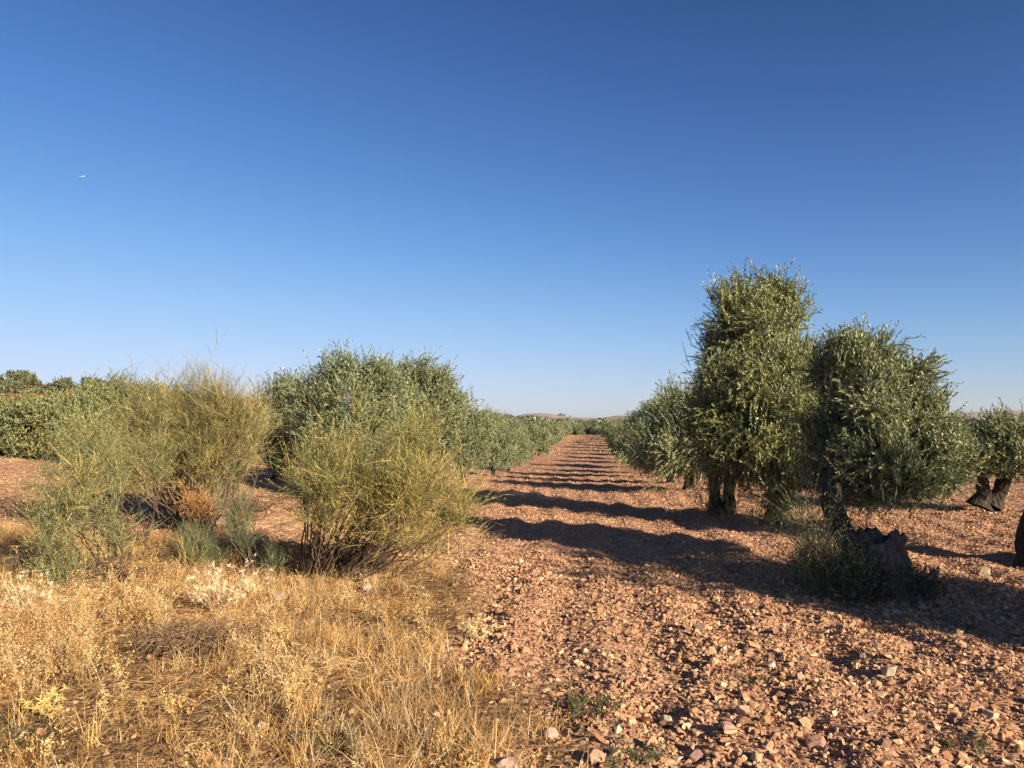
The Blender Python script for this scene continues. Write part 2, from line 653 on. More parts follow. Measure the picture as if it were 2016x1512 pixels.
def olive(name, base, blobs, nsh, rng, ll=.06, lw=.013, nl=22, slen=.3, trunks=None, trunk_r=.13, zmin=.15,
          clump=.15, wild=.12, core=.3, limbs=9, tint=1.0):
    """blobs and trunk points are relative to base"""
    root = empty(name, base)
    p, d = crown_shoots(blobs, nsh, rng, slen, zmin, clump, wild, core)
    L = slen * rng.uniform(.6, 1.3, len(p))
    V, T, C = shoots_mesh(p, d, L, nl, ll, lw, rng, tint)
    cr = mesh_np('crown', V, T, M_LEAF, root, C)
    kid(root, cr)
    B = np.array(blobs, float)
    cen = B[:, :3].mean(0)
    TV, TF, TC = [], [], []
    if trunks is None:
        trunks = [[(0, 0, -.15), (.03, 0, .2), (-.02, .03, .5), (cen[0] * .4, cen[1] * .4, .85)]]
    for ti, tp in enumerate(trunks):
        tp = [np.array(q, float) for q in tp]
        # resample
        pts = []
        for a, b in zip(tp[:-1], tp[1:]):
            for t in np.linspace(0, 1, 5)[:-1]:
                pts.append(a * (1 - t) + b * t)
        pts.append(tp[-1])
        n = len(pts)
        rad = [trunk_r * (1.0 + .75 * max(0, 1 - i / (n * .3)) ** 2) * (1 - .42 * i / n) for i in range(n)]
        tube(TV, TF, TC, pts, rad, 16, .38, ti * 3.7 + base[0])
        top = pts[-1]
        for li in range(limbs):
            tg = B[rng.integers(0, len(B))]
            e = tg[:3] + norm(rng.normal(size=3)) * tg[3:] * rng.uniform(.3, .8)
            if e[2] < top[2]: e[2] = top[2] + .1
            cp = curve_pts(top - np.array([0, 0, .08]), e, 7, rng.normal(size=3) * .08, rng)
            r0 = trunk_r * rng.uniform(.3, .5)
            tube(TV, TF, TC, cp, [r0 * (1 - .85 * i / 6) for i in range(7)], 6, .2, li)
    kid(root, finish_tubes('trunk', TV, TF, M_BARK, root))
    return root


# ------------------------------------------------------------------ named trees next to the lane
SUB = 0.11


def rel(base, items):
    """(px,py,rpx,rpy,D,depth) photo blobs -> relative ellipsoids"""
    o = []
    for (px, py, rx, ry, D, dp) in items:
        c = P(px, py, D) - np.array(base)
        o.append((c[0], c[1], c[2], max(.07, rx / F * D - SUB), dp, max(.07, ry / F * D - SUB * 1.1)))
    return o


def relp(base, px, py, D):
    return tuple(P(px, py, D) - np.array(base))


# tree 1: low spreading tree on an old stump, right of the lane
rng = np.random.default_rng(11)
b1 = np.array([2.80, 8.1, gz(2.80, 8.1)])
bl = rel(b1, [(1690, 790, 75, 110, 9.2, .8), (1770, 830, 90, 100, 9.3, .8), (1700, 900, 95, 90, 9.0, .8), (1815, 900, 62, 80, 9.3, .7),
              (1645, 880, 50, 90, 9.1, .6), (1650, 722, 46, 66, 9.2, .5), (1705, 705, 36, 55, 9.2, .45), (1772, 752, 40, 52, 9.3, .4), (1760, 945, 80, 48, 8.8, .6),
              (1620, 935, 30, 40, 9.1, .35), (1835, 835, 45, 50, 9.3, .4), (1850, 890, 26, 50, 9.3, .4), (1742, 690, 14, 40, 9.2, .2), (1665, 680, 14, 34, 9.2, .2), (1805, 735, 14, 34, 9.3, .2),
              (1690, 955, 50, 48, 8.6, .45), (1790, 970, 50, 40, 8.7, .4), (1735, 900, 60, 60, 8.4, .4)])
tr = [[relp(b1, 1700, 1170, 8.2), relp(b1, 1682, 1090, 8.2), relp(b1, 1655, 1035, 8.3), relp(b1, 1635, 985, 8.4), relp(b1, 1640, 930, 8.6), relp(b1, 1660, 880, 8.9)]]
t1 = olive('olive_tree', b1, bl, 8600, rng, ll=.056, lw=.0108, nl=26, slen=.25, trunks=tr, trunk_r=.13, zmin=.52, clump=.085, wild=.16, core=.28, limbs=9)
tag(t1, 'low round olive tree on a thick old stump ringed with suckers, nearest on the right', 'olive tree')


def stump(base, seed, rad=.36, h=.50):
    """hollow weathered stump with torn top"""
    V, Fq = [], []
    sides, lev = 56, 22
    for i in range(lev):
        t = i / (lev - 1)
        for k in range(sides):
            a = 2 * math.pi * k / sides
            v = Vector((math.cos(a) * 1.3, math.sin(a) * 1.3, t * 1.2 + seed))
            fl = .30 * mnoise.noise(v * 1.3) + .22 * mnoise.noise(v * 3.3) + .12 * mnoise.noise(v * 8)
            r = rad * (1.35 - .55 * t ** .6) * (1 + fl)
            hh = h * t * (1 + .22 * t * mnoise.noise(Vector((math.cos(a) * 2, math.sin(a) * 2, seed))) + .13 * t * mnoise.noise(Vector((math.cos(a) * 5, math.sin(a) * 6, seed))))
            V.append((math.cos(a) * r, math.sin(a) * r * .9, hh - .08 * (1 - t)))
    for i in range(lev - 1):
        for k in range(sides):
            Fq.append((i * sides + k, i * sides + (k + 1) % sides, (i + 1) * sides + (k + 1) % sides, (i + 1) * sides + k))
    base_i = len(V)
    for i in range(1, 5):
        for k in range(sides):
            x, y, z = V[(lev - 1) * sides + k]
            f = 1 - i * .2
            V.append((x * f, y * f, z - h * .12 * i * (1 + .5 * mnoise.noise(Vector((x * 9, y * 9, i))))))
        a0 = (lev - 1) * sides if i == 1 else base_i + (i - 2) * sides
        b0 = base_i + (i - 1) * sides
        for k in range(sides):
            Fq.append((a0 + k, a0 + (k + 1) % sides, b0 + (k + 1) % sides, b0 + k))
    V.append((0, 0, V[-1][2]))
    e = len(V) - 1
    b0 = base_i + 3 * sides
    for k in range(sides):
        Fq.append((b0 + k, b0 + (k + 1) % sides, e, e))
    return [np.array(V)], Fq


V, Fq = stump(b1, 3.3, .33, .60)
M_STUMP = M_BARK.copy(); M_STUMP.name = 'weathered_stump'
for nd_ in M_STUMP.node_tree.nodes:
    if nd_.type == 'VALTORGB':
        for el_, c_ in zip(nd_.color_ramp.elements, ((.05, .036, .026), (.17, .125, .095), (.36, .29, .23))): el_.color = (*c_, 1)
st = finish_tubes('stump', V, Fq, M_STUMP, t1)
pp = P(1725, 1140, 8.0) - b1
st.location = (pp[0], -.1, -.02)
st['label'] = 'broad weathered stump with a torn hollow top'


def suckers(base, spots, rng, root, ll=.035, tint=.8):
    """low leafy shoots growing from a trunk's foot; spots (x,y,radius,height,count)"""
    Ps, Ds, Ls = [], [], []
    for (x, y, r, h, n) in spots:
        q = rng.normal(size=(n, 2)) * r
        z = rng.uniform(0, h, n) * .8
        p = np.stack([x + q[:, 0], y + q[:, 1], z], 1)
        d = norm(np.stack([q[:, 0] * 1.5 + rng.normal(size=n) * .3, q[:, 1] * 1.5 + rng.normal(size=n) * .3, rng.uniform(.3, 1.1, n)], 1))
        Ps.append(p); Ds.append(d); Ls.append(rng.uniform(.5, 1.1, n) * h * .45)
    p = np.vstack(Ps); d = np.vstack(Ds); L = np.concatenate(Ls)
    V, T, C = shoots_mesh(p, d, L, 18, ll, ll * .26, rng, tint)
    o = mesh_np('sucker_shoots', V, T, M_LEAF, root, C)
    kid(root, o)


def rp(px, py, D, b):
    q = P(px, py, D) - b
    return q[0], q[1]


sp = []
for (px, r, h, n, dd_) in ((1600, .09, .95, 260, 7.9), (1640, .12, .6, 330, 7.8), (1680, .14, .42, 420, 7.7), (1725, .10, .18, 120, 7.62), (1790, .11, .30, 240, 7.8), (1585, .05, .5, 60, 7.9), (1690, .14, .16, 90, 7.5), (1825, .08, .2, 80, 7.8)):
    x, y = rp(px, 1150, dd_, b1)
    sp.append((x, y, r, h, n))
suckers(b1, sp, rng, t1, .030, .5)

# tree 2: the tall olive tree
rng = np.random.default_rng(12)
b2 = np.array([2.72, 14.9, gz(2.72, 14.9)])
bl = rel(b2, [(1490, 655, 78, 80, 14.6, .9), (1432, 598, 52, 38, 14.5, .5), (1548, 605, 42, 45, 14.6, .5), (1472, 562, 20, 46, 14.5, .3), (1515, 575, 18, 40, 14.5, .3), (1556, 575, 15, 30, 14.5, .25), (1500, 740, 100, 85, 14.3, 1.1),
              (1590, 722, 48, 66, 14.5, .7), (1430, 800, 66, 75, 14.1, 1.0), (1540, 830, 85, 95, 13.8, 1.1), (1470, 880, 85, 70, 13.8, 1.0), (1410, 860, 55, 65, 14.3, .9),
              (1560, 920, 52, 60, 13.4, .7), (1530, 965, 24, 55, 13.0, .35), (1420, 690, 40, 38, 14.4, .5), (1412, 745, 42, 42, 14.4, .5), (1600, 790, 28, 60, 14.2, .6), (1385, 820, 25, 50, 14.3, .5)])
tr = [[relp(b2, 1432, 1015, 14.9), relp(b2, 1434, 975, 14.9), relp(b2, 1436, 935, 14.85), relp(b2, 1455, 880, 14.7), relp(b2, 1475, 820, 14.5)],
      [relp(b2, 1412, 1012, 15.0), relp(b2, 1408, 970, 15.0), relp(b2, 1402, 930, 15.0), relp(b2, 1400, 880, 14.8)]]
t2 = olive('olive_tree', b2, bl, 12500, rng, ll=.070, lw=.0138, nl=24, slen=.36, trunks=tr, trunk_r=.12, zmin=-.3, clump=.125, wild=.17, core=.25, limbs=12, tint=np.array([1.06, 1.02, .85]))
tag(t2, 'tall upright olive tree, highest in the photo, with foliage hanging almost to the gravel', 'olive tree')
x0, y0 = rp(1400, 1010, 14.7, b2)
suckers(b2, [(x0, y0, .13, .6, 90), (x0 + .3, y0 + .1, .1, .3, 40)], rng, t2, .045, .9)

# double-trunked tree on the right
rng = np.random.default_rng(13)
b3 = np.array([8.55, 16.0, gz(8.55, 16.0)])
bl = rel(b3, [(1925, 885, 45, 50, 16, .8), (1985, 870, 50, 50, 16, .9), (2040, 880, 50, 55, 16, .9), (1960, 855, 50, 30, 16.2, .8), (1900, 905, 30, 30, 15.7, .5), (2000, 900, 40, 35, 15.5, .6), (1960, 845, 25, 26, 16, .5), (2075, 910, 40, 50, 16, .8)])
tr = [[relp(b3, 1925, 996, 16), relp(b3, 1935, 972, 16), relp(b3, 1936, 950, 16), relp(b3, 1925, 925, 16)],
      [relp(b3, 1950, 996, 16.1), relp(b3, 1968, 970, 16.1), relp(b3, 1978, 945, 16.1), relp(b3, 1990, 915, 16)]]
t3 = olive('olive_tree', b3, bl, 4800, rng, ll=.07, lw=.015, nl=20, slen=.26, trunks=tr, trunk_r=.145, zmin=.62, clump=.15, core=.35, limbs=6)
tag(t3, 'low olive tree with two thick leaning trunks forking apart, at the right edge', 'olive tree')
suckers(b3, [(.35, -.2, .13, .3, 70)], rng, t3, .05, np.array([1.8, 1.2, .7]))

# tree whose trunk just enters at the right edge
rng = np.random.default_rng(14)
x4 = P(2000, 1045, 10.1)[0] + .36
b4 = np.array([x4, 10.1, gz(x4, 10.1)])
bl = [(1.5, -.1, 1.9, 1.0, 1.1, 1.0), (2.0, .2, 2.4, .9, .9, .9), (1.3, -.3, 2.2, .6, .8, .7)]
t4 = olive('olive_tree', b4, bl, 1800, rng, ll=.07, lw=.018, nl=20, slen=.32,
           trunks=[[(-.02, 0, -.1), (-.10, 0, .25), (-.03, 0, .5), (.2, 0, .8), (.9, 0, 1.3)]], trunk_r=.27, zmin=.9)
tag(t4, 'olive tree of which only the dark bulging trunk shows, cut by the right edge', 'olive tree')

# left row: broad twin-topped tree behind the big broom, and its neighbour
rng = np.random.default_rng(15)
b5 = np.array([-4.55, 16.2, 0]); b5[2] = gz(b5[0], b5[1])
bl = rel(b5, [(690, 790, 85, 80, 16, 1.1), (660, 740, 38, 36, 16, .6), (720, 740, 55, 36, 16, .7), (640, 840, 60, 75, 16, .9), (740, 860, 85, 70, 15.9, 1.1), (700, 915, 90, 45, 15.9, 1.0), (765, 790, 45, 60, 16.2, .8), (760, 745, 40, 30, 16.2, .6), (620, 790, 45, 45, 16, .7), (680, 722, 22, 18, 16, .4)])
t5 = olive('olive_tree', b5, bl, 6200, rng, ll=.072, lw=.0145, nl=20, slen=.34, trunk_r=.15, zmin=.3, clump=.15, core=.35, tint=np.array([1.0, 1.04, 1.08]))
tag(t5, 'broad silvery olive tree just behind the big yellow green broom bush', 'olive tree')
b6 = np.array([-4.2, 18.9, 0]); b6[2] = gz(b6[0], b6[1])
bl = rel(b6, [(830, 770, 58, 60, 18.5, .9), (825, 722, 28, 24, 18.5, .4), (862, 745, 28, 28, 18.5, .5), (850, 830, 55, 60, 18.4, .9), (800, 840, 55, 60, 18.5, .9), (875, 880, 38, 45, 18.5, .6), (830, 910, 55, 40, 18.4, .8), (790, 765, 35, 40, 18.5, .7), (880, 800, 30, 50, 18.5, .6), (890, 850, 30, 45, 18.4, .5)])
t6 = olive('olive_tree', b6, bl, 5400, rng, ll=.076, lw=.0155, nl=20, slen=.34, trunk_r=.14, zmin=.3, clump=.15, core=.35)
tag(t6, 'tall silver topped olive tree with a ragged crest, to the right behind the big broom', 'olive tree')
rng = np.random.default_rng(16)
b7 = np.array([-8.1, 19.8, 0]); b7[2] = gz(b7[0], b7[1])
bl = rel(b7, [(560, 800, 45, 55, 19.8, .8), (575, 765, 26, 24, 19.8, .5), (530, 790, 30, 36, 19.8, .6), (590, 850, 50, 55, 19.6, .8), (545, 860, 45, 50, 19.6, .8), (610, 790, 35, 45, 19.8, .6), (520, 840, 40, 60, 19.8, .7), (570, 905, 60, 35, 19.5, .8)])
t7 = olive('olive_tree', b7, bl, 3900, rng, ll=.078, lw=.016, nl=20, slen=.34, trunk_r=.14, zmin=.3, clump=.15, core=.35)
tag(t7, 'small olive tree seen between the two big broom bushes', 'olive tree')

# far-left pair and the one with a single tall shoot
rng = np.random.default_rng(17)


def left_tree(px, Dd, items, label, nsh=5200):
    q = P(px, 850, Dd)
    b = np.array([q[0], Dd, gz(q[0], Dd)])
    o = olive('olive_tree', b, rel(b, items), nsh, rng, ll=.074, lw=.015, nl=22, slen=.34, trunk_r=.15, zmin=.15, clump=.15, core=.35, tint=np.array([1.05, 1.0, .85]))
    tag(o, label, 'olive tree')


left_tree(100, 18.5, [(110, 818, 70, 40, 18.5, 1.0), (60, 825, 55, 40, 18.4, .9), (155, 830, 50, 50, 18.4, .9), (90, 870, 80, 35, 18.2, .9), (170, 870, 45, 35, 18.2, .7)],
          'wide low olive tree on the slope, second from the left edge')
left_tree(-20, 19, [(0, 828, 60, 45, 19, 1.0), (-50, 830, 60, 55, 19, 1.0), (20, 850, 50, 50, 18.8, .9), (10, 870, 50, 40, 18.7, .8)],
          'low olive tree on the slope, cut off by the left edge')
left_tree(215, 20, [(215, 800, 42, 40, 20, .8), (228, 755, 11, 20, 20, .22), (180, 790, 35, 36, 20, .7), (260, 800, 40, 42, 20, .8), (215, 860, 70, 50, 19.8, .9), (330, 800, 50, 45, 20.5, .8)],
          'olive tree with one tall upright shoot, left of the yellow broom')


# ------------------------------------------------------------------ repeated trees
def proto(seed, nsh, ll, lw, nl, h=2.7, r=1.35, slen=.4, tint=1.1):
    rng = np.random.default_rng(seed)
    bl = []
    k = rng.integers(5, 8)
    for i in range(k):
        a = 2 * math.pi * i / k + rng.uniform(-.3, .3)
        q = r * rng.uniform(.35, .55)
        zz = h * rng.uniform(.36, .6)
        bl.append((math.cos(a) * q, math.sin(a) * q, zz, r * rng.uniform(.42, .6), r * rng.uniform(.42, .6), h * rng.uniform(.2, .3)))
    bl.append((rng.uniform(-.2, .2), rng.uniform(-.2, .2), h * .7, r * .55, r * .55, h * .25))
    bl.append((rng.uniform(-.4, .4), rng.uniform(-.4, .4), h * .84, r * .3, r * .3, h * .16))
    bl.append((0, 0, h * .42, r * .7, r * .7, h * .28))
    o = olive('olive_tree', (0, 0, 0), bl, nsh, rng, ll=ll, lw=lw, nl=nl, slen=slen, trunk_r=.13, zmin=.2, clump=.15, core=.22, wild=.16, limbs=6, tint=tint)
    return o


near_p = [proto(100 + i, 4400, .085, .0175, 18, slen=.36) for i in range(4)]
far_p = [proto(200 + i, 1700, .14, .034, 12, slen=.42) for i in range(4)]
used = set()


def place(x, y, s, label, group, dd=None, sz=1.0, sw=1.0):
    dd = dd or math.hypot(x, y)
    pool = near_p if dd < 42 else far_p
    i = int(prng.integers(0, len(pool)))
    src = pool[i]
    if src.name in used:
        o = copy_tree(src)
    else:
        used.add(src.name); o = src
    o.location = (x, y, gz(x, y) - .03)
    o.rotation_euler = (0, 0, prng.uniform(0, 6.28))
    o.scale = (sw * s * prng.uniform(.92, 1.1), sw * s * prng.uniform(.92, 1.1), sz * s * prng.uniform(.92, 1.08))
    tag(o, label, 'olive tree', group)
    return o


prng = np.random.default_rng(5)


def topy(x, y, h=2.75):
    q = RC.transposed() @ Vector((x, y, gz(x, y) + h - CAMZ))
    return 756 - F * q.y / -q.z
SP = 6.7
# right row beyond the tall tree
ORD = 'first second third fourth fifth sixth seventh eighth ninth tenth eleventh twelfth thirteenth fourteenth fifteenth sixteenth seventeenth eighteenth nineteenth twentieth twenty-first twenty-second'.split()
rl = {0: 'dark shaded olive tree directly behind the tall one, right of the lane',
      1: 'olive with a rounded sunlit top, second behind the tall one along the lane'}
for i in range(18):
    y = 21.6 + i * 5.6
    s = [1.2, 1.18][i] if i < 2 else prng.uniform(.94, 1.04)
    if i < 2:
        place(2.75 + .1 * i, y, s, rl[i], None)
    else:
        place(2.9 + prng.uniform(-.15, .15), y, s, ORD[i] + ' olive behind the tall tree, counting down the right side of the lane', 'olive trees in the row right of the lane', sz=1.17 - .030 * i, sw=.80)
# left row
ll_ = {0: 'leafy olive tree, first clear of the broom along the left side of the lane',
       1: 'olive leafy down to the ground, second clear of the broom along the left'}
for i in range(16):
    y = 26.4 + i * SP
    x = -4.15 + min(.9, .08 * i) + prng.uniform(-.12, .12)
    s = prng.uniform(.88, .98)
    if i < 2:
        place(x, y, s, ll_[i], None, sz=(1.18, 1.06)[i], sw=.92)
    else:
        place(x, y, s, ORD[i] + ' olive clear of the broom, counting down the left side of the lane', 'olive trees in the row left of the lane', sz=1.04 - .018 * i + prng.uniform(-.09, .09), sw=.88)
# trees closing the lane
for k, x in enumerate((-3.6, -2.3, -1.1, .1, 1.3, 2.5)):
    lt_ = place(x, 119 + (k % 2) * 2, .85, ('first', 'second', 'third', 'fourth', 'fifth', 'last')[k] + ' from the left of the olives closing the far end of the lane', 'olive trees closing the lane')
    lt_.location.z -= .5
# further rows, kept to what the camera can see
fovL, fovR = math.tan(math.radians(-39.5)), math.tan(math.radians(29.5))
for row in range(1, 9):
    xl = -4.2 - 7.0 * row
    for i in range(20):
        y = 23.5 + i * SP + (row % 2) * 2.5
        if xl / y < fovL or y > 125: continue
        if row >= 2 and y > 95: continue
        if row == 1 and y < 28: continue
        if xl < -26: continue
        if topy(xl, y) < 786: continue
        place(xl + prng.uniform(-.3, .3), y, prng.uniform(.85, 1.02), 'olive tree in the rows behind, left of the lane row', 'olive trees in the rows left behind', sz=.9)
    xr = 2.9 + 5.9 * row if row == 1 else 2.9 + 6.6 * row
    for i in range(18):
        y = 22.8 + i * SP
        if (xr) / y > fovR or y > 125: continue
        if row >= 5 and y > 90: continue
        place(xr + prng.uniform(-.3, .3), y, prng.uniform(.68, .8), 'olive tree in the rows behind, right of the lane row', 'olive trees in the rows right behind')
# out-of-frame neighbours on the right whose shadows cross the gravel
for (x, y, s) in ((7.3, 4.5, 1.22), (8.6, 2.6, 1.1)):
    place(x, y, s, 'olive tree standing right outside the frame, throwing a shadow across the gravel', 'olive trees right outside the frame')


# round trees standing on the left rise
def rise_tree(px, py, D, items, label, sc=.9):
    q = P(px, py, D)
    b = np.array([q[0], D, gz(q[0], D)])
    rg = np.random.default_rng(int(px) + 400)
    o = olive('round_tree', b, rel(b, items), 1500, rg, ll=.13, lw=.055, nl=12, slen=.22, trunk_r=.2, zmin=.3, clump=.11, core=.3, wild=.05, limbs=5,
              trunks=[[(0, 0, -.2), (.05, 0, .5), (.1, 0, 1.0), tuple((np.array(rel(b, items)[0][:3])) * .8)]], tint=.8)
    tag(o, label, 'tree')


rise_tree(42, 765, 56, [(42, 748, 27, 15, 56, 1.1), (22, 740, 13, 9, 56, .6), (50, 740, 12, 9, 56, .6), (62, 752, 10, 8, 56, .5)], 'round topped dark tree on the left skyline, largest of them')
rise_tree(2, 775, 50, [(5, 755, 20, 16, 50, 1.0), (18, 768, 20, 12, 50, .9), (-10, 765, 25, 20, 50, 1.0)], 'tree on the left skyline cut by the left edge')
rise_tree(118, 775, 58, [(122, 757, 17, 10, 58, .9), (130, 753, 10, 8, 58, .5), (106, 764, 11, 9, 58, .6)], 'small two lobed tree alone on the left skyline')
rise_tree(76, 775, 60, [(76, 772, 13, 6, 60, .7)], 'low rounded bush between the skyline trees on the left')
rise_tree(178, 775, 50, [(182, 756, 16, 10, 50, .8), (165, 765, 14, 10, 50, .7), (205, 765, 18, 12, 50, .8)], 'dark skyline tree right behind the olive with the tall shoot')


# far grove as one mass
def far_grove():
    rg = np.random.default_rng(77)
    pts = []
    for row in range(-40, 60):
        x = 2.9 + row * 7.0
        for i in range(60):
            y = 142 + i * 7.4
            if x / y < -.30 or x / y > .62: continue
            if vn(np.array(x / 90), np.array(y / 90), 8) < .22 and y > 200: continue
            pts.append((x + rg.uniform(-.6, .6), y + rg.uniform(-.6, .6)))
    pts = np.array(pts)
    n = len(pts); k = 190
    z0 = macro(pts[:, 0], pts[:, 1])
    d = norm(rg.normal(size=(n, k, 3)))
    r = rg.uniform(.72, 1.05, (n, k, 1))
    sc = rg.uniform(.8, 1.1, (n, 1, 1))
    c = d * r * np.array([1.6, 1.6, 1.15]) * sc
    c[..., 2] += 1.45
    c[..., 0] += pts[:, 0:1]; c[..., 1] += pts[:, 1:2]; c[..., 2] += z0[:, None]
    c = c.reshape(-1, 3)
    a = norm(rg.normal(size=c.shape)) * .24; b = norm(rg.normal(size=c.shape)) * .24
    V = np.stack([c + a, c + b, c - a, c - b], 1).reshape(-1, 3)
    Q = np.arange(len(V)).reshape(-1, 4)
    C = np.repeat(rg.uniform(.7, 1.25, (len(c), 1)) * np.array([[.72, .76, .74]]), 4, 0)
    o = mesh_np('far_olive_grove', V, Q, M_LEAF, None, C)
    tag(o, 'distant grey green olive groves covering the plain below the hill', 'olive grove', kind='stuff')


far_grove()


def hill_tree(px, py, D, r, label):
    rg = np.random.default_rng(int(px))
    c0 = P(px, py, D)
    root = empty('dark_tree', c0)
    n = 420
    d = norm(rg.normal(size=(n, 3)))
    c = d * rg.uniform(.6, 1.05, (n, 1)) * np.array([r, r, r * .62]) + np.array([0, 0, r * .45])
    a = norm(rg.normal(size=c.shape)) * r * .17; b = norm(rg.normal(size=c.shape)) * r * .17
    V = np.stack([c + a, c + b, c - a, c - b], 1).reshape(-1, 3)
    C = np.repeat(rg.uniform(.35, .6, (n, 1)) * np.ones((1, 3)), 4, 0)
    mesh_np('crown', V, np.arange(len(V)).reshape(-1, 4), M_LEAF, root, C)
    TV, TF, TC = [], [], []
    tube(TV, TF, TC, [(0, 0, -r * .8), (0, 0, -.1 * r), (.1 * r, 0, r * .3)], [r * .1, r * .07, r * .05], 6)
    finish_tubes('trunk', TV, TF, M_BARK, root)
    tag(root, label, 'tree', None)


for (px, py, r, lb) in ((1100, 818.3, 3.6, 'leftmost dark tree of the clump on the far hill shoulder'), (1105, 817.5, 4.4, 'largest dark tree of the clump on the far hill shoulder'),
                        (1111, 818.5, 3.4, 'rightmost dark tree of the clump on the far hill shoulder'), (1122, 820.0, 2.2, 'tiny lone dark tree right of the clump on the far hill')):
    hill_tree(px, py, 2295, r * 1.2, lb)


SUB = 0.03
# ------------------------------------------------------------------ broom bushes
def polyribbon(P0, D0, L, W, seg, rng, grav=0.0, bendamt=.25):
    """thin tapering ribbons: returns V,T and sample function arrays"""
    n = len(P0)
    bend = rng.normal(size=(n, 3)) * bendamt
    bend[:, 2] += grav
    t = np.linspace(0, 1, seg + 1)
    pos = P0[:, None] + D0[:, None] * (t[None, :, None] * L[:, None, None]) + bend[:, None] * ((t ** 2)[None, :, None] * L[:, None, None])
    u = perp(D0, rng)
    wdt = W[:, None, None] * (1 - .75 * t)[None, :, None]
    A = pos - u[:, None] * wdt; B = pos + u[:, None] * wdt
    V = np.stack([A, B], 2).reshape(-1, 3)
    k = np.arange(n)[:, None] * (2 * (seg + 1))
    Q = []
    for s in range(seg):
        Q.append(k + np.array([[2 * s, 2 * s + 1, 2 * s + 3, 2 * s + 2]]))
    return V, np.concatenate(Q, 0), bend, seg


def at_t(P0, D0, L, bend, t):
    p = P0 + D0 * (t * L)[:, None] + bend * (t ** 2 * L)[:, None]
    d = norm(D0 + 2 * bend * t[:, None])
    return p, d


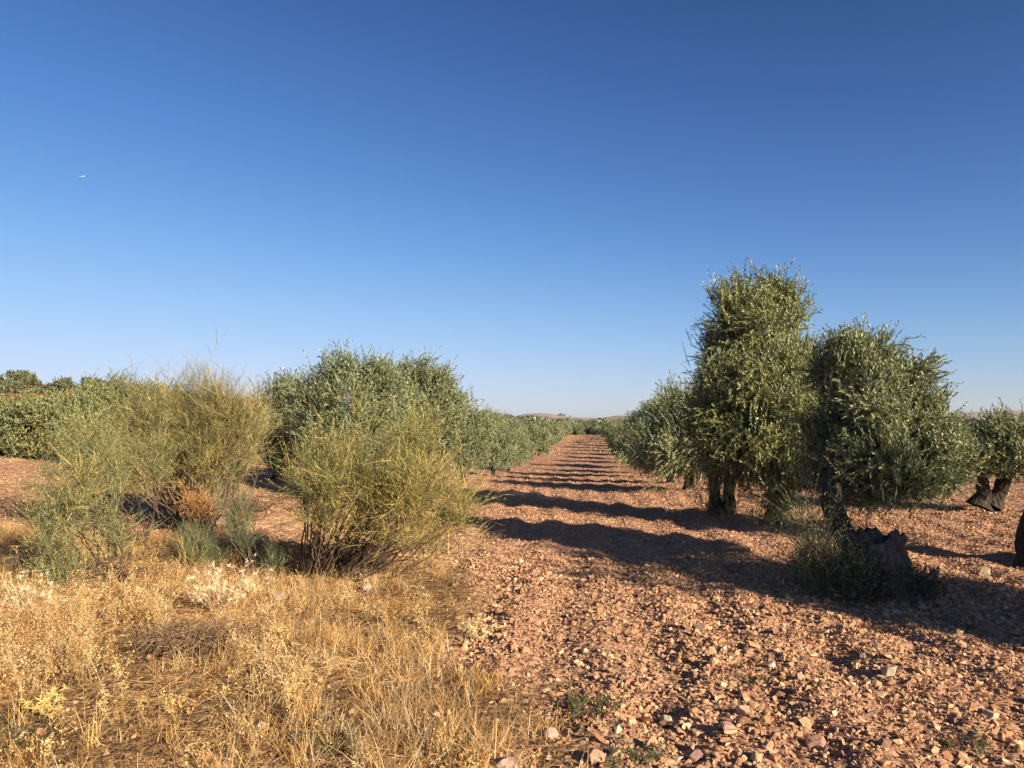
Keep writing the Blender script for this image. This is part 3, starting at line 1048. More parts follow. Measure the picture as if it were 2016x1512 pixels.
def broom(name, base, blobs, rng, nmain=26, n1=14, n2=9, l1=.42, l2=.26, tw=.0022, green=(.155, .17, .06), gold=(.37, .29, .095), goldf=.35, pods=3000,
          spread=.12, stemcol=(.11, .075, .05), stemr=.012, up=.25, shoots3=0, podcol=(.75, .52, .12), tmin=.55, wob=.06, spreadx=0.0, ncl=14, n3=2):
    root = empty(name, base)
    B = np.array(blobs, float)
    vol = B[:, 3] * B[:, 4] * B[:, 5]
    pr = vol ** .7; pr /= pr.sum()
    V, Fq, C = [], [], []
    P1, D1, L1, G1 = [], [], [], []
    cl = []
    for i in range(ncl):
        tg = B[i % len(B)] if i < len(B) else B[rng.choice(len(B), p=pr)]
        cl.append(tg[:3] + norm(rng.normal(size=3)) * tg[3:] * rng.uniform(.2, .85))
    cs = [np.array([rng.normal() * spread + spreadx * (c[0] - B[:, 0].min()) / (np.ptp(B[:, 0]) + .01), rng.normal() * spread, 0]) for c in cl]
    for i in range(nmain):
        ic = rng.integers(0, ncl)
        e = cl[ic] + rng.normal(size=3) * .085 * (1 + l1)
        s = cs[ic] + np.array([rng.normal() * .03, rng.normal() * .03, -.03])
        sag = np.array([(e[0] - s[0]) * .07, (e[1] - s[1]) * .07, -.07 * abs(e[0] - s[0])])
        cp = curve_pts(s, e, 9, sag + rng.normal(size=3) * wob * np.linalg.norm(e - s), rng, .02)
        r0 = stemr * rng.uniform(.7, 1.4)
        cc = np.array(stemcol) * rng.uniform(.7, 1.5)
        tube(V, Fq, C, cp, [r0 * (1 - .82 * k / 8) for k in range(9)], 6, .15, i, cc)
        gld = rng.random() < goldf
        for j in range(n1):
            t = rng.uniform(tmin, 1.0) * 8
            k = min(7, int(t)); f = t - k
            p = cp[k] * (1 - f) + cp[k + 1] * f
            d = norm(cp[k + 1] - cp[k]) * .5 + norm(rng.normal(size=3)) * .8
            d[2] += up
            P1.append(p); D1.append(norm(d)); L1.append(l1 * rng.uniform(.5, 1.2) * (1.35 if rng.random() < .1 else 1)); G1.append(gld)
    kid(root, finish_tubes('stems', V, Fq, attr_material('broom_stem_' + name, .9, 0, 60, .4, .1, .5) if 'broom_stem' not in bpy.data.materials else None, root, C))
    P1, D1, L1, G1 = np.array(P1), np.array(D1), np.array(L1), np.array(G1)
    VV, QQ, CC = [], [], []
    off = 0

    def addrib(Vx, Qx, col):
        nonlocal off
        VV.append(Vx); QQ.append(Qx + off); CC.append(col); off += len(Vx)
    v, q, bd1, sg = polyribbon(P1, D1, L1, np.full(len(P1), tw * 1.8), 4, rng, .03, .2)
    g = np.array(green); go = np.array(gold)
    c1 = np.where(G1[:, None], go, g * 1.1) * rng.uniform(.7, 1.3, (len(P1), 1))
    addrib(v, q, np.repeat(c1, 2 * (sg + 1), 0))
    # twigs
    idx = np.repeat(np.arange(len(P1)), n2)
    t = rng.uniform(.12, 1.0, len(idx))
    p2, d2 = at_t(P1[idx], D1[idx], L1[idx], bd1[idx], t)
    d2 = norm(d2 * .7 + rng.normal(size=d2.shape) * .42 + np.array([0, 0, up * .7]))
    L2 = l2 * rng.uniform(.5, 1.3, len(idx))
    v, q, bd2, sg = polyribbon(p2, d2, L2, np.full(len(p2), tw), 3, rng, .02, .12)
    br = np.exp(rng.normal(size=(len(p2), 1)) * .38)
    gm = (G1[idx] & (rng.random(len(idx)) < .75)) | (rng.random(len(idx)) < goldf * .3)
    c2 = np.where(gm[:, None], go, g) * br
    dead = rng.random(len(idx)) < .06
    c2 = np.where(dead[:, None], np.array([.30, .20, .12]), c2)
    addrib(v, q, np.repeat(c2, 2 * (sg + 1), 0))
    # finest twigs
    idx3 = np.repeat(np.arange(len(p2)), n3)
    t = rng.uniform(.15, .9, len(idx3))
    p3, d3 = at_t(p2[idx3], d2[idx3], L2[idx3], bd2[idx3], t)
    d3 = norm(d3 + rng.normal(size=d3.shape) * .28)
    L3 = L2[idx3] * rng.uniform(.3, .7, len(idx3))
    v, q, bd3, sg = polyribbon(p3, d3, L3, np.full(len(p3), tw * .75), 2, rng, .02, .12)
    addrib(v, q, np.repeat(c2[idx3] * rng.uniform(.8, 1.25, (len(idx3), 1)), 2 * (sg + 1), 0))
    tw_o = mesh_np('twigs', np.vstack(VV), np.vstack(QQ), M_BROOM, root, np.vstack(CC))
    kid(root, tw_o)
    if pods:
        ii = rng.integers(0, len(p3), pods)
        tt = rng.uniform(.1, 1.0, pods)
        pc, _ = at_t(p3[ii], d3[ii], L3[ii], bd3[ii], tt)
        s = rng.uniform(.003, .0062, (pods, 1))
        o6 = np.array([[1, 0, 0], [-1, 0, 0], [0, 1, 0], [0, -1, 0], [0, 0, 1.3], [0, 0, -1.3]])
        V6 = (pc[:, None, :] + o6[None] * s[:, None, :]).reshape(-1, 3)
        tri = np.array([[0, 2, 4], [2, 1, 4], [1, 3, 4], [3, 0, 4], [2, 0, 5], [1, 2, 5], [3, 1, 5], [0, 3, 5]])
        T6 = (np.arange(pods)[:, None, None] * 6 + tri[None]).reshape(-1, 3)
        C6 = np.repeat(np.array([podcol]) * rng.uniform(.6, 1.3, (pods, 1)), 6, 0)
        pd = mesh_np('seed_pods', V6, T6, M_STRAW, root, C6)
        pd['kind'] = 'stuff'
    return root


rng = np.random.default_rng(31)
# big broom B, centre left
q = G(605, 1140)
bb = np.array([q[0], q[1], gz(q[0], q[1])])
D = q[1]
bl = rel(bb, [(700, 900, 115, 45, D, .6), (800, 935, 90, 48, D, .55), (665, 945, 90, 50, D - .2, .5), (790, 955, 100, 42, D - .4, .5), (872, 965, 48, 34, D - .1, .35), (750, 855, 60, 20, D, .4), (610, 895, 45, 35, D, .35), (850, 995, 45, 18, D - .3, .3), (640, 985, 45, 25, D - .3, .3), (830, 875, 35, 22, D, .3), (900, 985, 30, 24, D, .3)])
o = broom('broom_bush', bb, bl, rng, nmain=76, n1=12, n2=8, l1=.29, l2=.25, ncl=22, pods=9000, goldf=.42, up=.3, tmin=.6, stemr=.012, spread=.05, spreadx=.25, wob=.08)
tag(o, 'largest yellow green broom bush with bare dark stems showing beneath, left of the lane', 'bush')
# broom A, yellow
rng = np.random.default_rng(32)
q = G(390, 1040)
ba = np.array([q[0], q[1], gz(q[0], q[1])])
D = q[1]
bl = rel(ba, [(370, 790, 95, 50, D, .8), (450, 810, 50, 55, D, .7), (320, 815, 70, 55, D, .7), (390, 750, 45, 22, D, .5), (240, 850, 55, 50, D - .2, .6), (420, 880, 60, 30, D - .2, .6), (480, 820, 25, 45, D, .5), (350, 880, 80, 30, D, .7)])
o = broom('broom_bush', ba, bl, rng, nmain=96, n1=15, n2=9, l1=.36, l2=.26, ncl=30, pods=12000, goldf=.48, green=(.175, .17, .065), gold=(.40, .315, .12), stemr=.015, tw=.0024, up=.4, tmin=.5, wob=.1)
tag(o, 'golden yellow broom bush with wispy top twigs, farther back on the left', 'bush')
# broom E, green, left of A
rng = np.random.default_rng(33)
q = G(265, 1070)
be = np.array([q[0], q[1], gz(q[0], q[1])])
D = q[1]
bl = rel(be, [(215, 840, 40, 60, D, .4), (250, 880, 60, 40, D, .5), (130, 880, 60, 40, D, .5), (80, 860, 45, 30, D, .3), (310, 890, 45, 40, D, .4), (170, 900, 60, 35, D - .2, .5)])
o = broom('broom_bush', be, bl, rng, nmain=20, ncl=10, n1=13, n2=9, l1=.36, l2=.26, pods=3000, tmin=.5, wob=.1, goldf=.15, green=(.18, .20, .085), stemr=.012, up=.35)
tag(o, 'loose grey green broom with tall separate wands, in front of the golden one', 'bush')
# broom C, low left
rng = np.random.default_rng(34)
q = G(240, 1160)
bc = np.array([q[0], q[1], gz(q[0], q[1])])
D = q[1]
bl = rel(bc, [(110, 1000, 70, 50, D, .35), (60, 990, 40, 40, D, .3), (170, 1020, 60, 50, D, .35), (130, 1070, 60, 40, D - .1, .35), (230, 1040, 45, 40, D, .3), (150, 950, 22, 35, D, .2)])
o = broom('broom_bush', bc, bl, rng, nmain=26, n1=12, n2=9, l1=.20, l2=.16, wob=.09, ncl=9, pods=1200, goldf=.22, green=(.17, .19, .08), stemr=.011, spread=.07, up=.3)
tag(o, 'low sprawling green broom at far left with woody stems lying outward', 'bush')
# green tufts
rng = np.random.default_rng(35)
for (px, py, items, lb, nm) in (
        (505, 1142, [(470, 1010, 32, 28, 0, .15), (500, 1070, 45, 45, 0, .2), (540, 1090, 25, 35, 0, .15), (470, 1050, 25, 30, 0, .15)], 'upright bluish green broom tuft in front of the big bush stems', 13),
        (400, 1130, [(400, 1080, 36, 28, 0, .15), (380, 1095, 25, 20, 0, .12)], 'small bluish green broom tuft just above the pale dry thistle', 11),
        (330, 1030, [(330, 950, 26, 35, 0, .15), (310, 965, 20, 25, 0, .15)], 'young broom sprig in front of the golden bush', 8)):
    q = G(px, py)
    b = np.array([q[0], q[1], gz(q[0], q[1])])
    items = [(a, c, d, e, q[1], g_) for (a, c, d, e, _, g_) in items]
    o = broom('broom_tuft', b, rel(b, items), rng, nmain=nm, n1=9, n2=8, l1=.18, l2=.17, pods=0, goldf=.05, green=(.16, .18, .085), stemr=.006, spread=.05, up=.7, tw=.0016, ncl=7)
    tag(o, lb, 'bush')
# dead orange bush at the foot of A
rng = np.random.default_rng(36)
q = G(395, 1062)
b = np.array([q[0], q[1], gz(q[0], q[1])])
D = q[1]
o = broom('dead_bush', b, rel(b, [(400, 1000, 40, 28, D, .25), (375, 985, 25, 25, D, .2), (440, 1015, 25, 20, D, .2)]), rng, nmain=14, n1=9, n2=6, l1=.16, l2=.1, ncl=7,
          pods=1500, goldf=1, gold=(.50, .25, .09), stemr=.013, stemcol=(.10, .06, .035), podcol=(.6, .33, .12))
tag(o, 'dead orange brown bush at the foot of the golden broom', 'bush')


# bare woody stems fallen under the big broom
def dead_branches(base, n, ln, rng, label, cat='dead branches', col=(.10, .065, .045), name='fallen_branches', flat=.25, rr=.007, spr=1.0):
    V, Fq, C = [], [], []
    for i in range(n):
        s = np.array([rng.normal() * ln * .35 * spr, rng.normal() * ln * .25 * spr, .02 + .05 * rng.random()])
        a = rng.uniform(0, 6.28)
        e = s + np.array([math.cos(a), math.sin(a) * .7, flat * rng.uniform(0, 1)]) * ln * rng.uniform(.5, 1.2)
        cp = curve_pts(s, e, 7, rng.normal(size=3) * .07 * ln + np.array([0, 0, .05]), rng, .03)
        r0 = rr * rng.uniform(.5, 1.3)
        cc = np.array(col) * rng.uniform(.6, 1.8)
        tube(V, Fq, C, cp, [r0 * (1 - .8 * k / 6) for k in range(7)], 5, .15, i, cc)
        for j in range(3):
            k = rng.integers(2, 6)
            e2 = cp[k] + (norm(cp[k + 1] - cp[k]) + norm(rng.normal(size=3)) * .8 + np.array([0, 0, .2])) * ln * .3 * rng.random()
            tube(V, Fq, C, curve_pts(cp[k], e2, 4, (0, 0, .01), rng, .04), [r0 * .4, r0 * .3, r0 * .2, r0 * .1], 4, 0, i, cc)
    o = finish_tubes(name, V, Fq, M_TWIG, None, C)
    o.location = base
    tag(o, label, cat)
    return o


M_TWIG = attr_material('dead_twig', .9, 0, 80, .4, .1, .5)
rng = np.random.default_rng(37)
q = G(650, 1110); dead_branches(q, 60, .75, rng, 'tangle of bare dark twigs on the ground under the biggest broom')
q = G(790, 1085); dead_branches(q, 34, .7, rng, 'arching leafless twigs reaching from the big broom towards the lane', flat=.7, rr=.005)
q = G(235, 1150); dead_branches(q, 34, .6, rng, 'grey brown woody stems lying below the low broom at left', col=(.16, .11, .08))
q = G(375, 1290); dead_branches(q, 260, .42, rng, 'flattened heap of dry brown twigs in the grass, lower left', col=(.20, .125, .07), flat=.10, rr=.0045)
q = G(500, 1010); dead_branches(q, 40, .6, rng, 'dark dry brushwood lying between the two broom bushes', flat=.5)
q = G(600, 1360); dead_branches(q + np.array([-.05, 0, .0]), 26, .42, rng, 'fan of long pale straw coloured stalks lying in the grass', 'dry stalks', (.62, .42, .20), 'dry_stalks', .15, .0022, .08)


# ------------------------------------------------------------------ stones
def rock_variants(n, seed):
    rg = np.random.default_rng(seed)
    out_ = []
    for i in range(n):
        bm = bmesh.new()
        k = int(rg.integers(9, 15))
        pts = norm(rg.normal(size=(k, 3))) * rg.uniform(.75, 1.0, (k, 1)) * np.array([1, rg.uniform(.65, 1), rg.uniform(.45, .85)])
        for p in pts: bm.verts.new(p)
        bmesh.ops.convex_hull(bm, input=bm.verts)
        loose = [v for v in bm.verts if not v.link_faces]
        bmesh.ops.delete(bm, geom=loose, context='VERTS')
        bm.verts.index_update()
        bm.verts.ensure_lookup_table()
        v = np.array([tuple(q.co) for q in bm.verts])
        f = np.array([[q.index for q in fa.verts] for fa in bm.faces if len(fa.verts) == 3])
        out_.append((v, f))
        bm.free()
    return out_


RV = rock_variants(16, 5)
PAL = np.array([[.56, .36, .23], [.50, .30, .19], [.62, .43, .28], [.40, .24, .165], [.70, .54, .37], [.60, .37, .21], [.33, .21, .155], [.55, .37, .26], [.50, .27, .16]])
PAL = PAL * np.array([.96, .85, .72])
PALP = np.array([.2, .17, .15, .1, .08, .1, .06, .08, .06])


def rand_rot(n, rg, tilt=.6):
    q = rg.normal(size=(n, 4)); q /= np.linalg.norm(q, axis=1, keepdims=True)
    w_, x, y, z = q.T
    return np.stack([np.stack([1 - 2 * (y * y + z * z), 2 * (x * y - z * w_), 2 * (x * z + y * w_)], -1),
                     np.stack([2 * (x * y + z * w_), 1 - 2 * (x * x + z * z), 2 * (y * z - x * w_)], -1),
                     np.stack([2 * (x * z - y * w_), 2 * (y * z + x * w_), 1 - 2 * (x * x + y * y)], -1)], 1)


def scatter_rocks(name, x, y, s, rg, sink=.25):
    n = len(x)
    z = Hh(x, y)
    R = rand_rot(n, rg)
    var = rg.integers(0, len(RV), n)
    ci = rg.choice(len(PAL), n, p=PALP / PALP.sum())
    col = PAL[ci] * rg.uniform(.6, 1.22, (n, 1))
    VV, TT, CC = [], [], []
    off = 0
    for k, (v, f) in enumerate(RV):
        m = np.where(var == k)[0]
        if not len(m): continue
        vv = np.einsum('nij,vj->nvi', R[m], v) * s[m][:, None, None]
        vv[..., 2] *= .8
        vv[..., 0] += x[m][:, None]; vv[..., 1] += y[m][:, None]
        vv[..., 2] += (z[m] + s[m] * (.55 - sink))[:, None]
        VV.append(vv.reshape(-1, 3))
        TT.append((np.arange(len(m))[:, None, None] * len(v) + f[None]).reshape(-1, 3) + off)
        CC.append(np.repeat(col[m], len(v), 0))
        off += len(m) * len(v)
    return mesh_np(name, np.vstack(VV), np.vstack(TT), M_ROCK, None, np.vstack(CC))


def sample_area(n, d0, d1, rg, a0=-41, a1=31, power=1.0):
    """random ground points in the view wedge between distances"""
    a = np.radians(rg.uniform(a0, a1, n))
    r = np.sqrt(rg.uniform(d0 ** 2, d1 ** 2, n)) if power == 1 else d0 * (d1 / d0) ** rg.random(n)
    return r * np.sin(a), r * np.cos(a)


rg = np.random.default_rng(61)
X, Y, S_ = [], [], []
for (n, d0, d1, s0, s1, sig) in ((52000, 2.6, 8, .007, .016, .5), (19000, 2.6, 9, .014, .028, .35), (3800, 2.8, 10, .026, .046, .3), (64000, 8, 17, .010, .023, .4),
                                 (5000, 9, 18, .024, .038, .3), (44000, 16, 34, .016, .036, .3), (20000, 30, 60, .03, .055, .3), (9000, 58, 125, .05, .09, .3)):
    x, y = sample_area(n, d0, d1, rg, *((-41, 31) if d0 < 50 else (-9, 5)))
    g = grassy(x, y)
    lf = smooth(-2.5, -5.5, x) * .88 * smooth(16, 12, y) + smooth(-2.5, -5.5, x) * .6 * smooth(12, 16, y)
    dens = vn(x * .9, y * .9, 71) * .6 + vn(x * 2.6, y * 2.6, 72) * .5
    keep = rg.random(n) < (1 - .93 * g) * (1 - lf) * (.35 + dens)
    x, y = x[keep], y[keep]
    s = s0 * (s1 / s0) ** rg.random(len(x)) * np.exp(rg.normal(size=len(x)) * .12)
    X.append(x); Y.append(y); S_.append(s)
gv = scatter_rocks('gravel', np.concatenate(X), np.concatenate(Y), np.concatenate(S_), rg)
tag(gv, 'pinkish brown broken stones and clods covering the tilled lane', 'gravel', kind='stuff')


def single_rock(px, py, wpx, col, seed, label, flat=.65, name='rock', group=None, n=60, cut=5):
    q = G(px, py)
    D = q[1]
    r = wpx / 2 / F * D
    rg = np.random.default_rng(seed)
    bm = bmesh.new()
    bmesh.ops.create_icosphere(bm, subdivisions=4, radius=1)
    dirs = norm(rg.normal(size=(cut + 10, 3)))
    offs = rg.uniform(.5, .82, cut + 10)
    ax = np.array([1, rg.uniform(.7, .95), flat])
    for v in bm.verts:
        p = np.array(v.co)
        m = 1.0
        for dd, of in zip(dirs, offs):
            t = p @ dd
            if t > of: m = min(m, of / t)
        p = p * m
        p = p * (1 + .05 * mnoise.noise(Vector(p * 2.5) + Vector((seed, 0, 0))) + .025 * mnoise.noise(Vector(p * 8)))
        v.co = Vector(p * ax * r)
    me = bpy.data.meshes.new(name)
    bm.to_mesh(me); bm.free()
    a = me.attributes.new('Col', 'FLOAT_COLOR', 'POINT')
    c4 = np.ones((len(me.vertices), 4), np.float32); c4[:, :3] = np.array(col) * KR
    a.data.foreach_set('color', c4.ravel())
    me.materials.append(M_ROCK)
    o = bpy.data.objects.new(name, me)
    COL.objects.link(o)
    o.location = (q[0], q[1] + r * .3, gz(q[0], q[1] + r * .3) + r * flat * .45)
    o.rotation_euler = (rg.uniform(-.2, .2), rg.uniform(-.25, .25), rg.uniform(0, 6))
    tag(o, label, 'rock', group)
    return o


KR = .74
pk = (.62, .42, .31); rd = (.46, .25, .17); cr = (.72, .58, .42); br = (.38, .24, .17); gy = (.52, .42, .36)
for i, (px, py, wp, c, fl, lb) in enumerate((
        (1082, 1448, 40, (.66, .42, .30), .8, 'rounded pale pink stone standing alone in the thin grass at bottom centre'),
        (1003, 1512, 75, pk, .55, 'large pinkish rock cut by the bottom edge, at the foot of the dry grass'),
        (1172, 1497, 44, (.58, .36, .22), .8, 'tan angular rock near the bottom edge, right of the pink stones'),
        (545, 1182, 42, pk, .85, 'pale rounded boulder beside the pale thistle, under the broom tuft'),
        (722, 1166, 24, (.60, .46, .38), .8, 'small whitish stone half hidden in the straw below the big broom'),
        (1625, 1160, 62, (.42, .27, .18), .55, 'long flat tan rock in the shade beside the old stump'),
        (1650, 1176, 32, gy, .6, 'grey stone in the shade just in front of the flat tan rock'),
        (1755, 1350, 38, (.55, .43, .31), .75, 'blocky cream rock on the gravel at lower right'),
        (1575, 1360, 26, (.56, .36, .22), .8, 'orange tan rock left of the blocky cream one'),
        (1465, 1425, 30, pk, .9, 'pink faceted rock with a hard shadow, left of the brown tilted one'),
        (1505, 1438, 34, (.42, .25, .13), 1.0, 'brown tilted rock right beside the pink faceted one'),
        (1312, 1411, 32, cr, .6, 'wedge shaped cream stone on the gravel, lower centre right'),
        (1465, 1328, 18, (.66, .38, .18), .8, 'small orange stone among the gravel below the tree shadow'),
        (1520, 1322, 22, cr, .8, 'small cream stone among the gravel below the tree shadow'),
        (1955, 1428, 36, (.66, .50, .30), .7, 'yellowish rock on the gravel near the right edge'),
        (1490, 1504, 30, (.70, .50, .27), .8, 'yellow cream rock poking up at the bottom edge, right of centre'),
        (1610, 1480, 44, rd, .8, 'reddish rock near the bottom edge in the stone field'),
        (1370, 1490, 42, (.44, .25, .19), .8, 'dark red angular rock near the bottom edge, right of the tan one'),
        (1435, 1450, 40, (.55, .33, .24), .7, 'pinkish red flat rock just below the brown tilted one'),
        (1380, 1245, 30, (.60, .40, .28), .5, 'pale flat stone on the gravel left of the shadow edge'),
        (1700, 1312, 20, cr, .6, 'tiny cream slab on the gravel above the blocky cream rock'),
        (510, 1448, 34, (.62, .46, .37), .6, 'pale pink stone sunk in the dry grass at lower left'),
        (690, 1425, 26, (.62, .44, .3), .6, 'small pink stone sunk in the grass by the pale stalks'),
        (820, 1492, 34, (.58, .40, .32), .5, 'flat rosy stone sunk in the grass near the bottom edge'),
        (1845, 1130, 26, (.52, .36, .26), .7, 'stone at the border of the shade, right of the stump'),
        (1940, 1125, 30, (.60, .42, .28), .7, 'slanted sunlit stone at right between two tree shadows'),
        (1765, 1205, 24, (.62, .5, .38), .6, 'pale stone on the sunlit rim of the near shadow'))):
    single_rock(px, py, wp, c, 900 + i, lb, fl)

# fist-sized stones strewn over the gravel
rg = np.random.default_rng(63)
cnt = 0
rock_meshes = []
while cnt < 150:
    x, y = sample_area(1, 3.2, 10.5, rg, -8, 31)
    x, y = float(x[0]), float(y[0])
    if float(grassy(x, y)) > .4: continue
    s = .030 * (1.7 ** rg.random()) * (.8 + .03 * y)
    if len(rock_meshes) < 14:
        v, f = RV[cnt % len(RV)]
        col = PAL[int(rg.choice(len(PAL), p=PALP / PALP.sum()))] * 1.1
        bm = bmesh.new()
        vs = [bm.verts.new(p) for p in v]
        for t in f:
            try: bm.faces.new([vs[k] for k in t])
            except Exception: pass
        bmesh.ops.bevel(bm, geom=list(bm.edges), offset=.07, segments=1, affect='EDGES')
        me = bpy.data.meshes.new('stone'); bm.to_mesh(me); bm.free()
        a = me.attributes.new('Col', 'FLOAT_COLOR', 'POINT')
        c4 = np.ones((len(me.vertices), 4), np.float32); c4[:, :3] = col
        a.data.foreach_set('color', c4.ravel())
        me.materials.append(M_ROCK)
        rock_meshes.append(me)
    me = rock_meshes[cnt % len(rock_meshes)]
    o = bpy.data.objects.new('stone', me); COL.objects.link(o)
    o.location = (x, y, gz(x, y) + s * .35)
    o.scale = (s * rg.uniform(.9, 1.5), s * rg.uniform(.9, 1.3), s * rg.uniform(.7, 1))
    o.rotation_euler = (rg.uniform(-.5, .5), rg.uniform(-.5, .5), rg.uniform(0, 6.28))
    tag(o, 'fist sized angular stone lying on the gravel', 'stone', 'larger stones strewn over the gravel')
    cnt += 1


# ------------------------------------------------------------------ dry grass
STRAW = np.array([[.74, .50, .19], [.80, .60, .30], [.66, .40, .13], [.74, .60, .40], [.56, .36, .17], [.84, .68, .42]])

STRAW = STRAW * np.array([.98, .95, .86])


def blades(x, y, h, wd, lean, rg, colp=None, seg=2, z=None):
    n = len(x)
    if z is None: z = Hh(x, y)
    P0 = np.stack([x, y, z - .01], 1)
    a = rg.uniform(0, 6.28, n)
    d = norm(np.stack([np.cos(a) * lean, np.sin(a) * lean, np.ones(n)], 1))
    bend = np.stack([np.cos(a), np.sin(a), -.5 * np.ones(n)], 1) * (lean * .6 * rg.random(n))[:, None]
    t = np.linspace(0, 1, seg + 1)
    pos = P0[:, None] + d[:, None] * (t[None, :, None] * h[:, None, None]) + bend[:, None] * ((t ** 2)[None, :, None] * h[:, None, None])
    u = norm(np.cross(d, norm(rg.normal(size=(n, 3)))))
    wt = wd[:, None, None] * (1 - .8 * t)[None, :, None]
    V = np.stack([pos - u[:, None] * wt, pos + u[:, None] * wt], 2).reshape(-1, 3)
    k = np.arange(n)[:, None] * (2 * (seg + 1))
    Q = np.concatenate([k + np.array([[2 * s, 2 * s + 1, 2 * s + 3, 2 * s + 2]]) for s in range(seg)], 0)
    ci = rg.choice(len(STRAW), n, p=colp)
    c = STRAW[ci] * rg.uniform(.65, 1.2, (n, 1))
    return V, Q, np.repeat(c, 2 * (seg + 1), 0), pos[:, -1], d


rg = np.random.default_rng(81)
Vs, Qs, Cs = [], [], []
off = 0


def add(V, Q, C):
    global off
    Vs.append(V); Qs.append(Q + off); Cs.append(C); off += len(V)


# tufts
nt_ = 7000
x, y = sample_area(nt_, 2.7, 12.5, rg, -42, 20)
g = grassy(x, y)
pat = vn(x * 1.1, y * 1.1, 91) * .65 + vn(x * 3.3, y * 3.3, 92) * .35
hp = G(375, 1290)
bare = np.exp(-(((x - hp[0]) / .5) ** 2 + ((y - hp[1]) / .33) ** 2) ** 2)
keep = rg.random(nt_) < g ** 2 * smooth(.36, .60, pat) * (1 - .97 * bare)
x, y, pat = x[keep], y[keep], pat[keep]
nb = 22
bx = np.repeat(x, nb) + rg.normal(size=len(x) * nb) * .035
by = np.repeat(y, nb) + rg.normal(size=len(x) * nb) * .035
ed = smooth(.9, -1.2, x + .22 * (y - 3))
th = np.repeat(rg.uniform(.05, .20, len(x)) * (.5 + .9 * pat) * (.55 + .55 * ed), nb)
h = th * rg.uniform(.5, 1.25, len(bx))
V, Q, C, tip, dd = blades(bx, by, h, rg.uniform(.0012, .0024, len(bx)), rg.uniform(.05, .75, len(bx)), rg)
tuftc = np.repeat(rg.uniform(.75, 1.2, len(x)), nb * 6)[:, None] * np.repeat(np.where(rg.random(len(x)) < .3, 1, 0), nb * 6)[:, None]
tone_ = rg.integers(0, 3, len(x))
tc_ = np.array([[1.12, 1.12, 1.25], [1.05, .88, .62], [.72, .66, .62]])[tone_] * rg.uniform(.8, 1.15, (len(x), 1))
C = C * np.repeat(tc_, nb * 6, 0)
add(V, Q, C)
# thatch: short lying straw everywhere in the grass
n = 150000
x, y = sample_area(n, 2.6, 12, rg, -42, 22)
g = grassy(x, y)
keep = rg.random(n) < np.clip(g + .02, 0, 1)
x, y = x[keep], y[keep]
n = len(x)
P0 = np.stack([x, y, Hh(x, y) + rg.uniform(.0, .025, n)], 1)
a = rg.uniform(0, 6.28, n)
d = norm(np.stack([np.cos(a), np.sin(a), rg.normal(size=n) * .22 + .08], 1))
L = rg.uniform(.03, .14, n)
V, Q, _, _ = polyribbon(P0, d, L, rg.uniform(.0010, .0021, n), 2, rg, 0, .2)
pt = smooth(.3, .7, vn(x * 1.6, y * 1.6, 97))[:, None]
c = STRAW[rg.choice(len(STRAW), n)] * rg.uniform(.3, 1.1, (n, 1)) * (.48 + .65 * pt) * np.array([1, .9, .85])
add(V, Q, np.repeat(c, 6, 0))
gr = mesh_np('dry_grass', np.vstack(Vs), np.vstack(Qs), M_STRAW, None, np.vstack(Cs))
tag(gr, 'straw yellow dry grass and thatch covering the ground at lower left', 'grass', kind='stuff')

# bushy dried weeds with tiny seed heads
Vs, Qs, Cs = [], [], []
off = 0


def weeds(x, y, h, rg, colA, colB, nbr=9, z0=None):
    n = len(x)
    z = Hh(x, y) if z0 is None else z0
    P0 = np.repeat(np.stack([x, y, z - .01], 1), 4, 0) + rg.normal(size=(n * 4, 3)) * np.array([.012, .012, 0])
    hh = np.repeat(h, 4) * rg.uniform(.7, 1.2, n * 4)
    d = norm(rg.normal(size=(n * 4, 3)) * .38 + np.array([0, 0, 1]))
    V, Q, bd, sg = polyribbon(P0, d, hh, np.full(n * 4, .0017), 3, rg, 0, .2)
    tone = np.repeat(rg.uniform(.6, 1.25, (n, 1)), 4, 0) * np.repeat(np.array([[1, 1, 1], [.75, .62, .55], [1.05, 1.1, 1.3]])[rg.integers(0, 3, n)], 4, 0)
    add(V, Q, np.repeat(np.array([colA]) * tone, 8, 0))
    idx = np.repeat(np.arange(n * 4), nbr)
    t = rg.uniform(.25, 1, len(idx))
    p, dd = at_t(P0[idx], d[idx], hh[idx], bd[idx], t)
    d2 = norm(dd * .6 + rg.normal(size=dd.shape) * .6)
    L2 = hh[idx] * rg.uniform(.12, .32, len(idx))
    V, Q, bd2, sg = polyribbon(p, d2, L2, np.full(len(idx), .0012), 2, rg, 0, .2)
    add(V, Q, np.repeat(np.array([colA]) * tone[idx], 6, 0))
    idx2 = np.repeat(np.arange(len(p)), 4)
    p3, _ = at_t(p[idx2], d2[idx2], L2[idx2], bd2[idx2], rg.uniform(.3, 1.05, len(idx2)))
    s = rg.uniform(.0022, .0048, (len(p3), 1))
    a = norm(rg.normal(size=p3.shape)) * s * 1.5; b = norm(rg.normal(size=p3.shape)) * s
    V = np.stack([p3 + a, p3 + b, p3 - a, p3 - b], 1).reshape(-1, 3)
    add(V, np.arange(len(V)).reshape(-1, 4), np.repeat(np.array([colB]) * tone[idx][idx2] * rg.uniform(.7, 1.3, (len(p3), 1)), 4, 0))


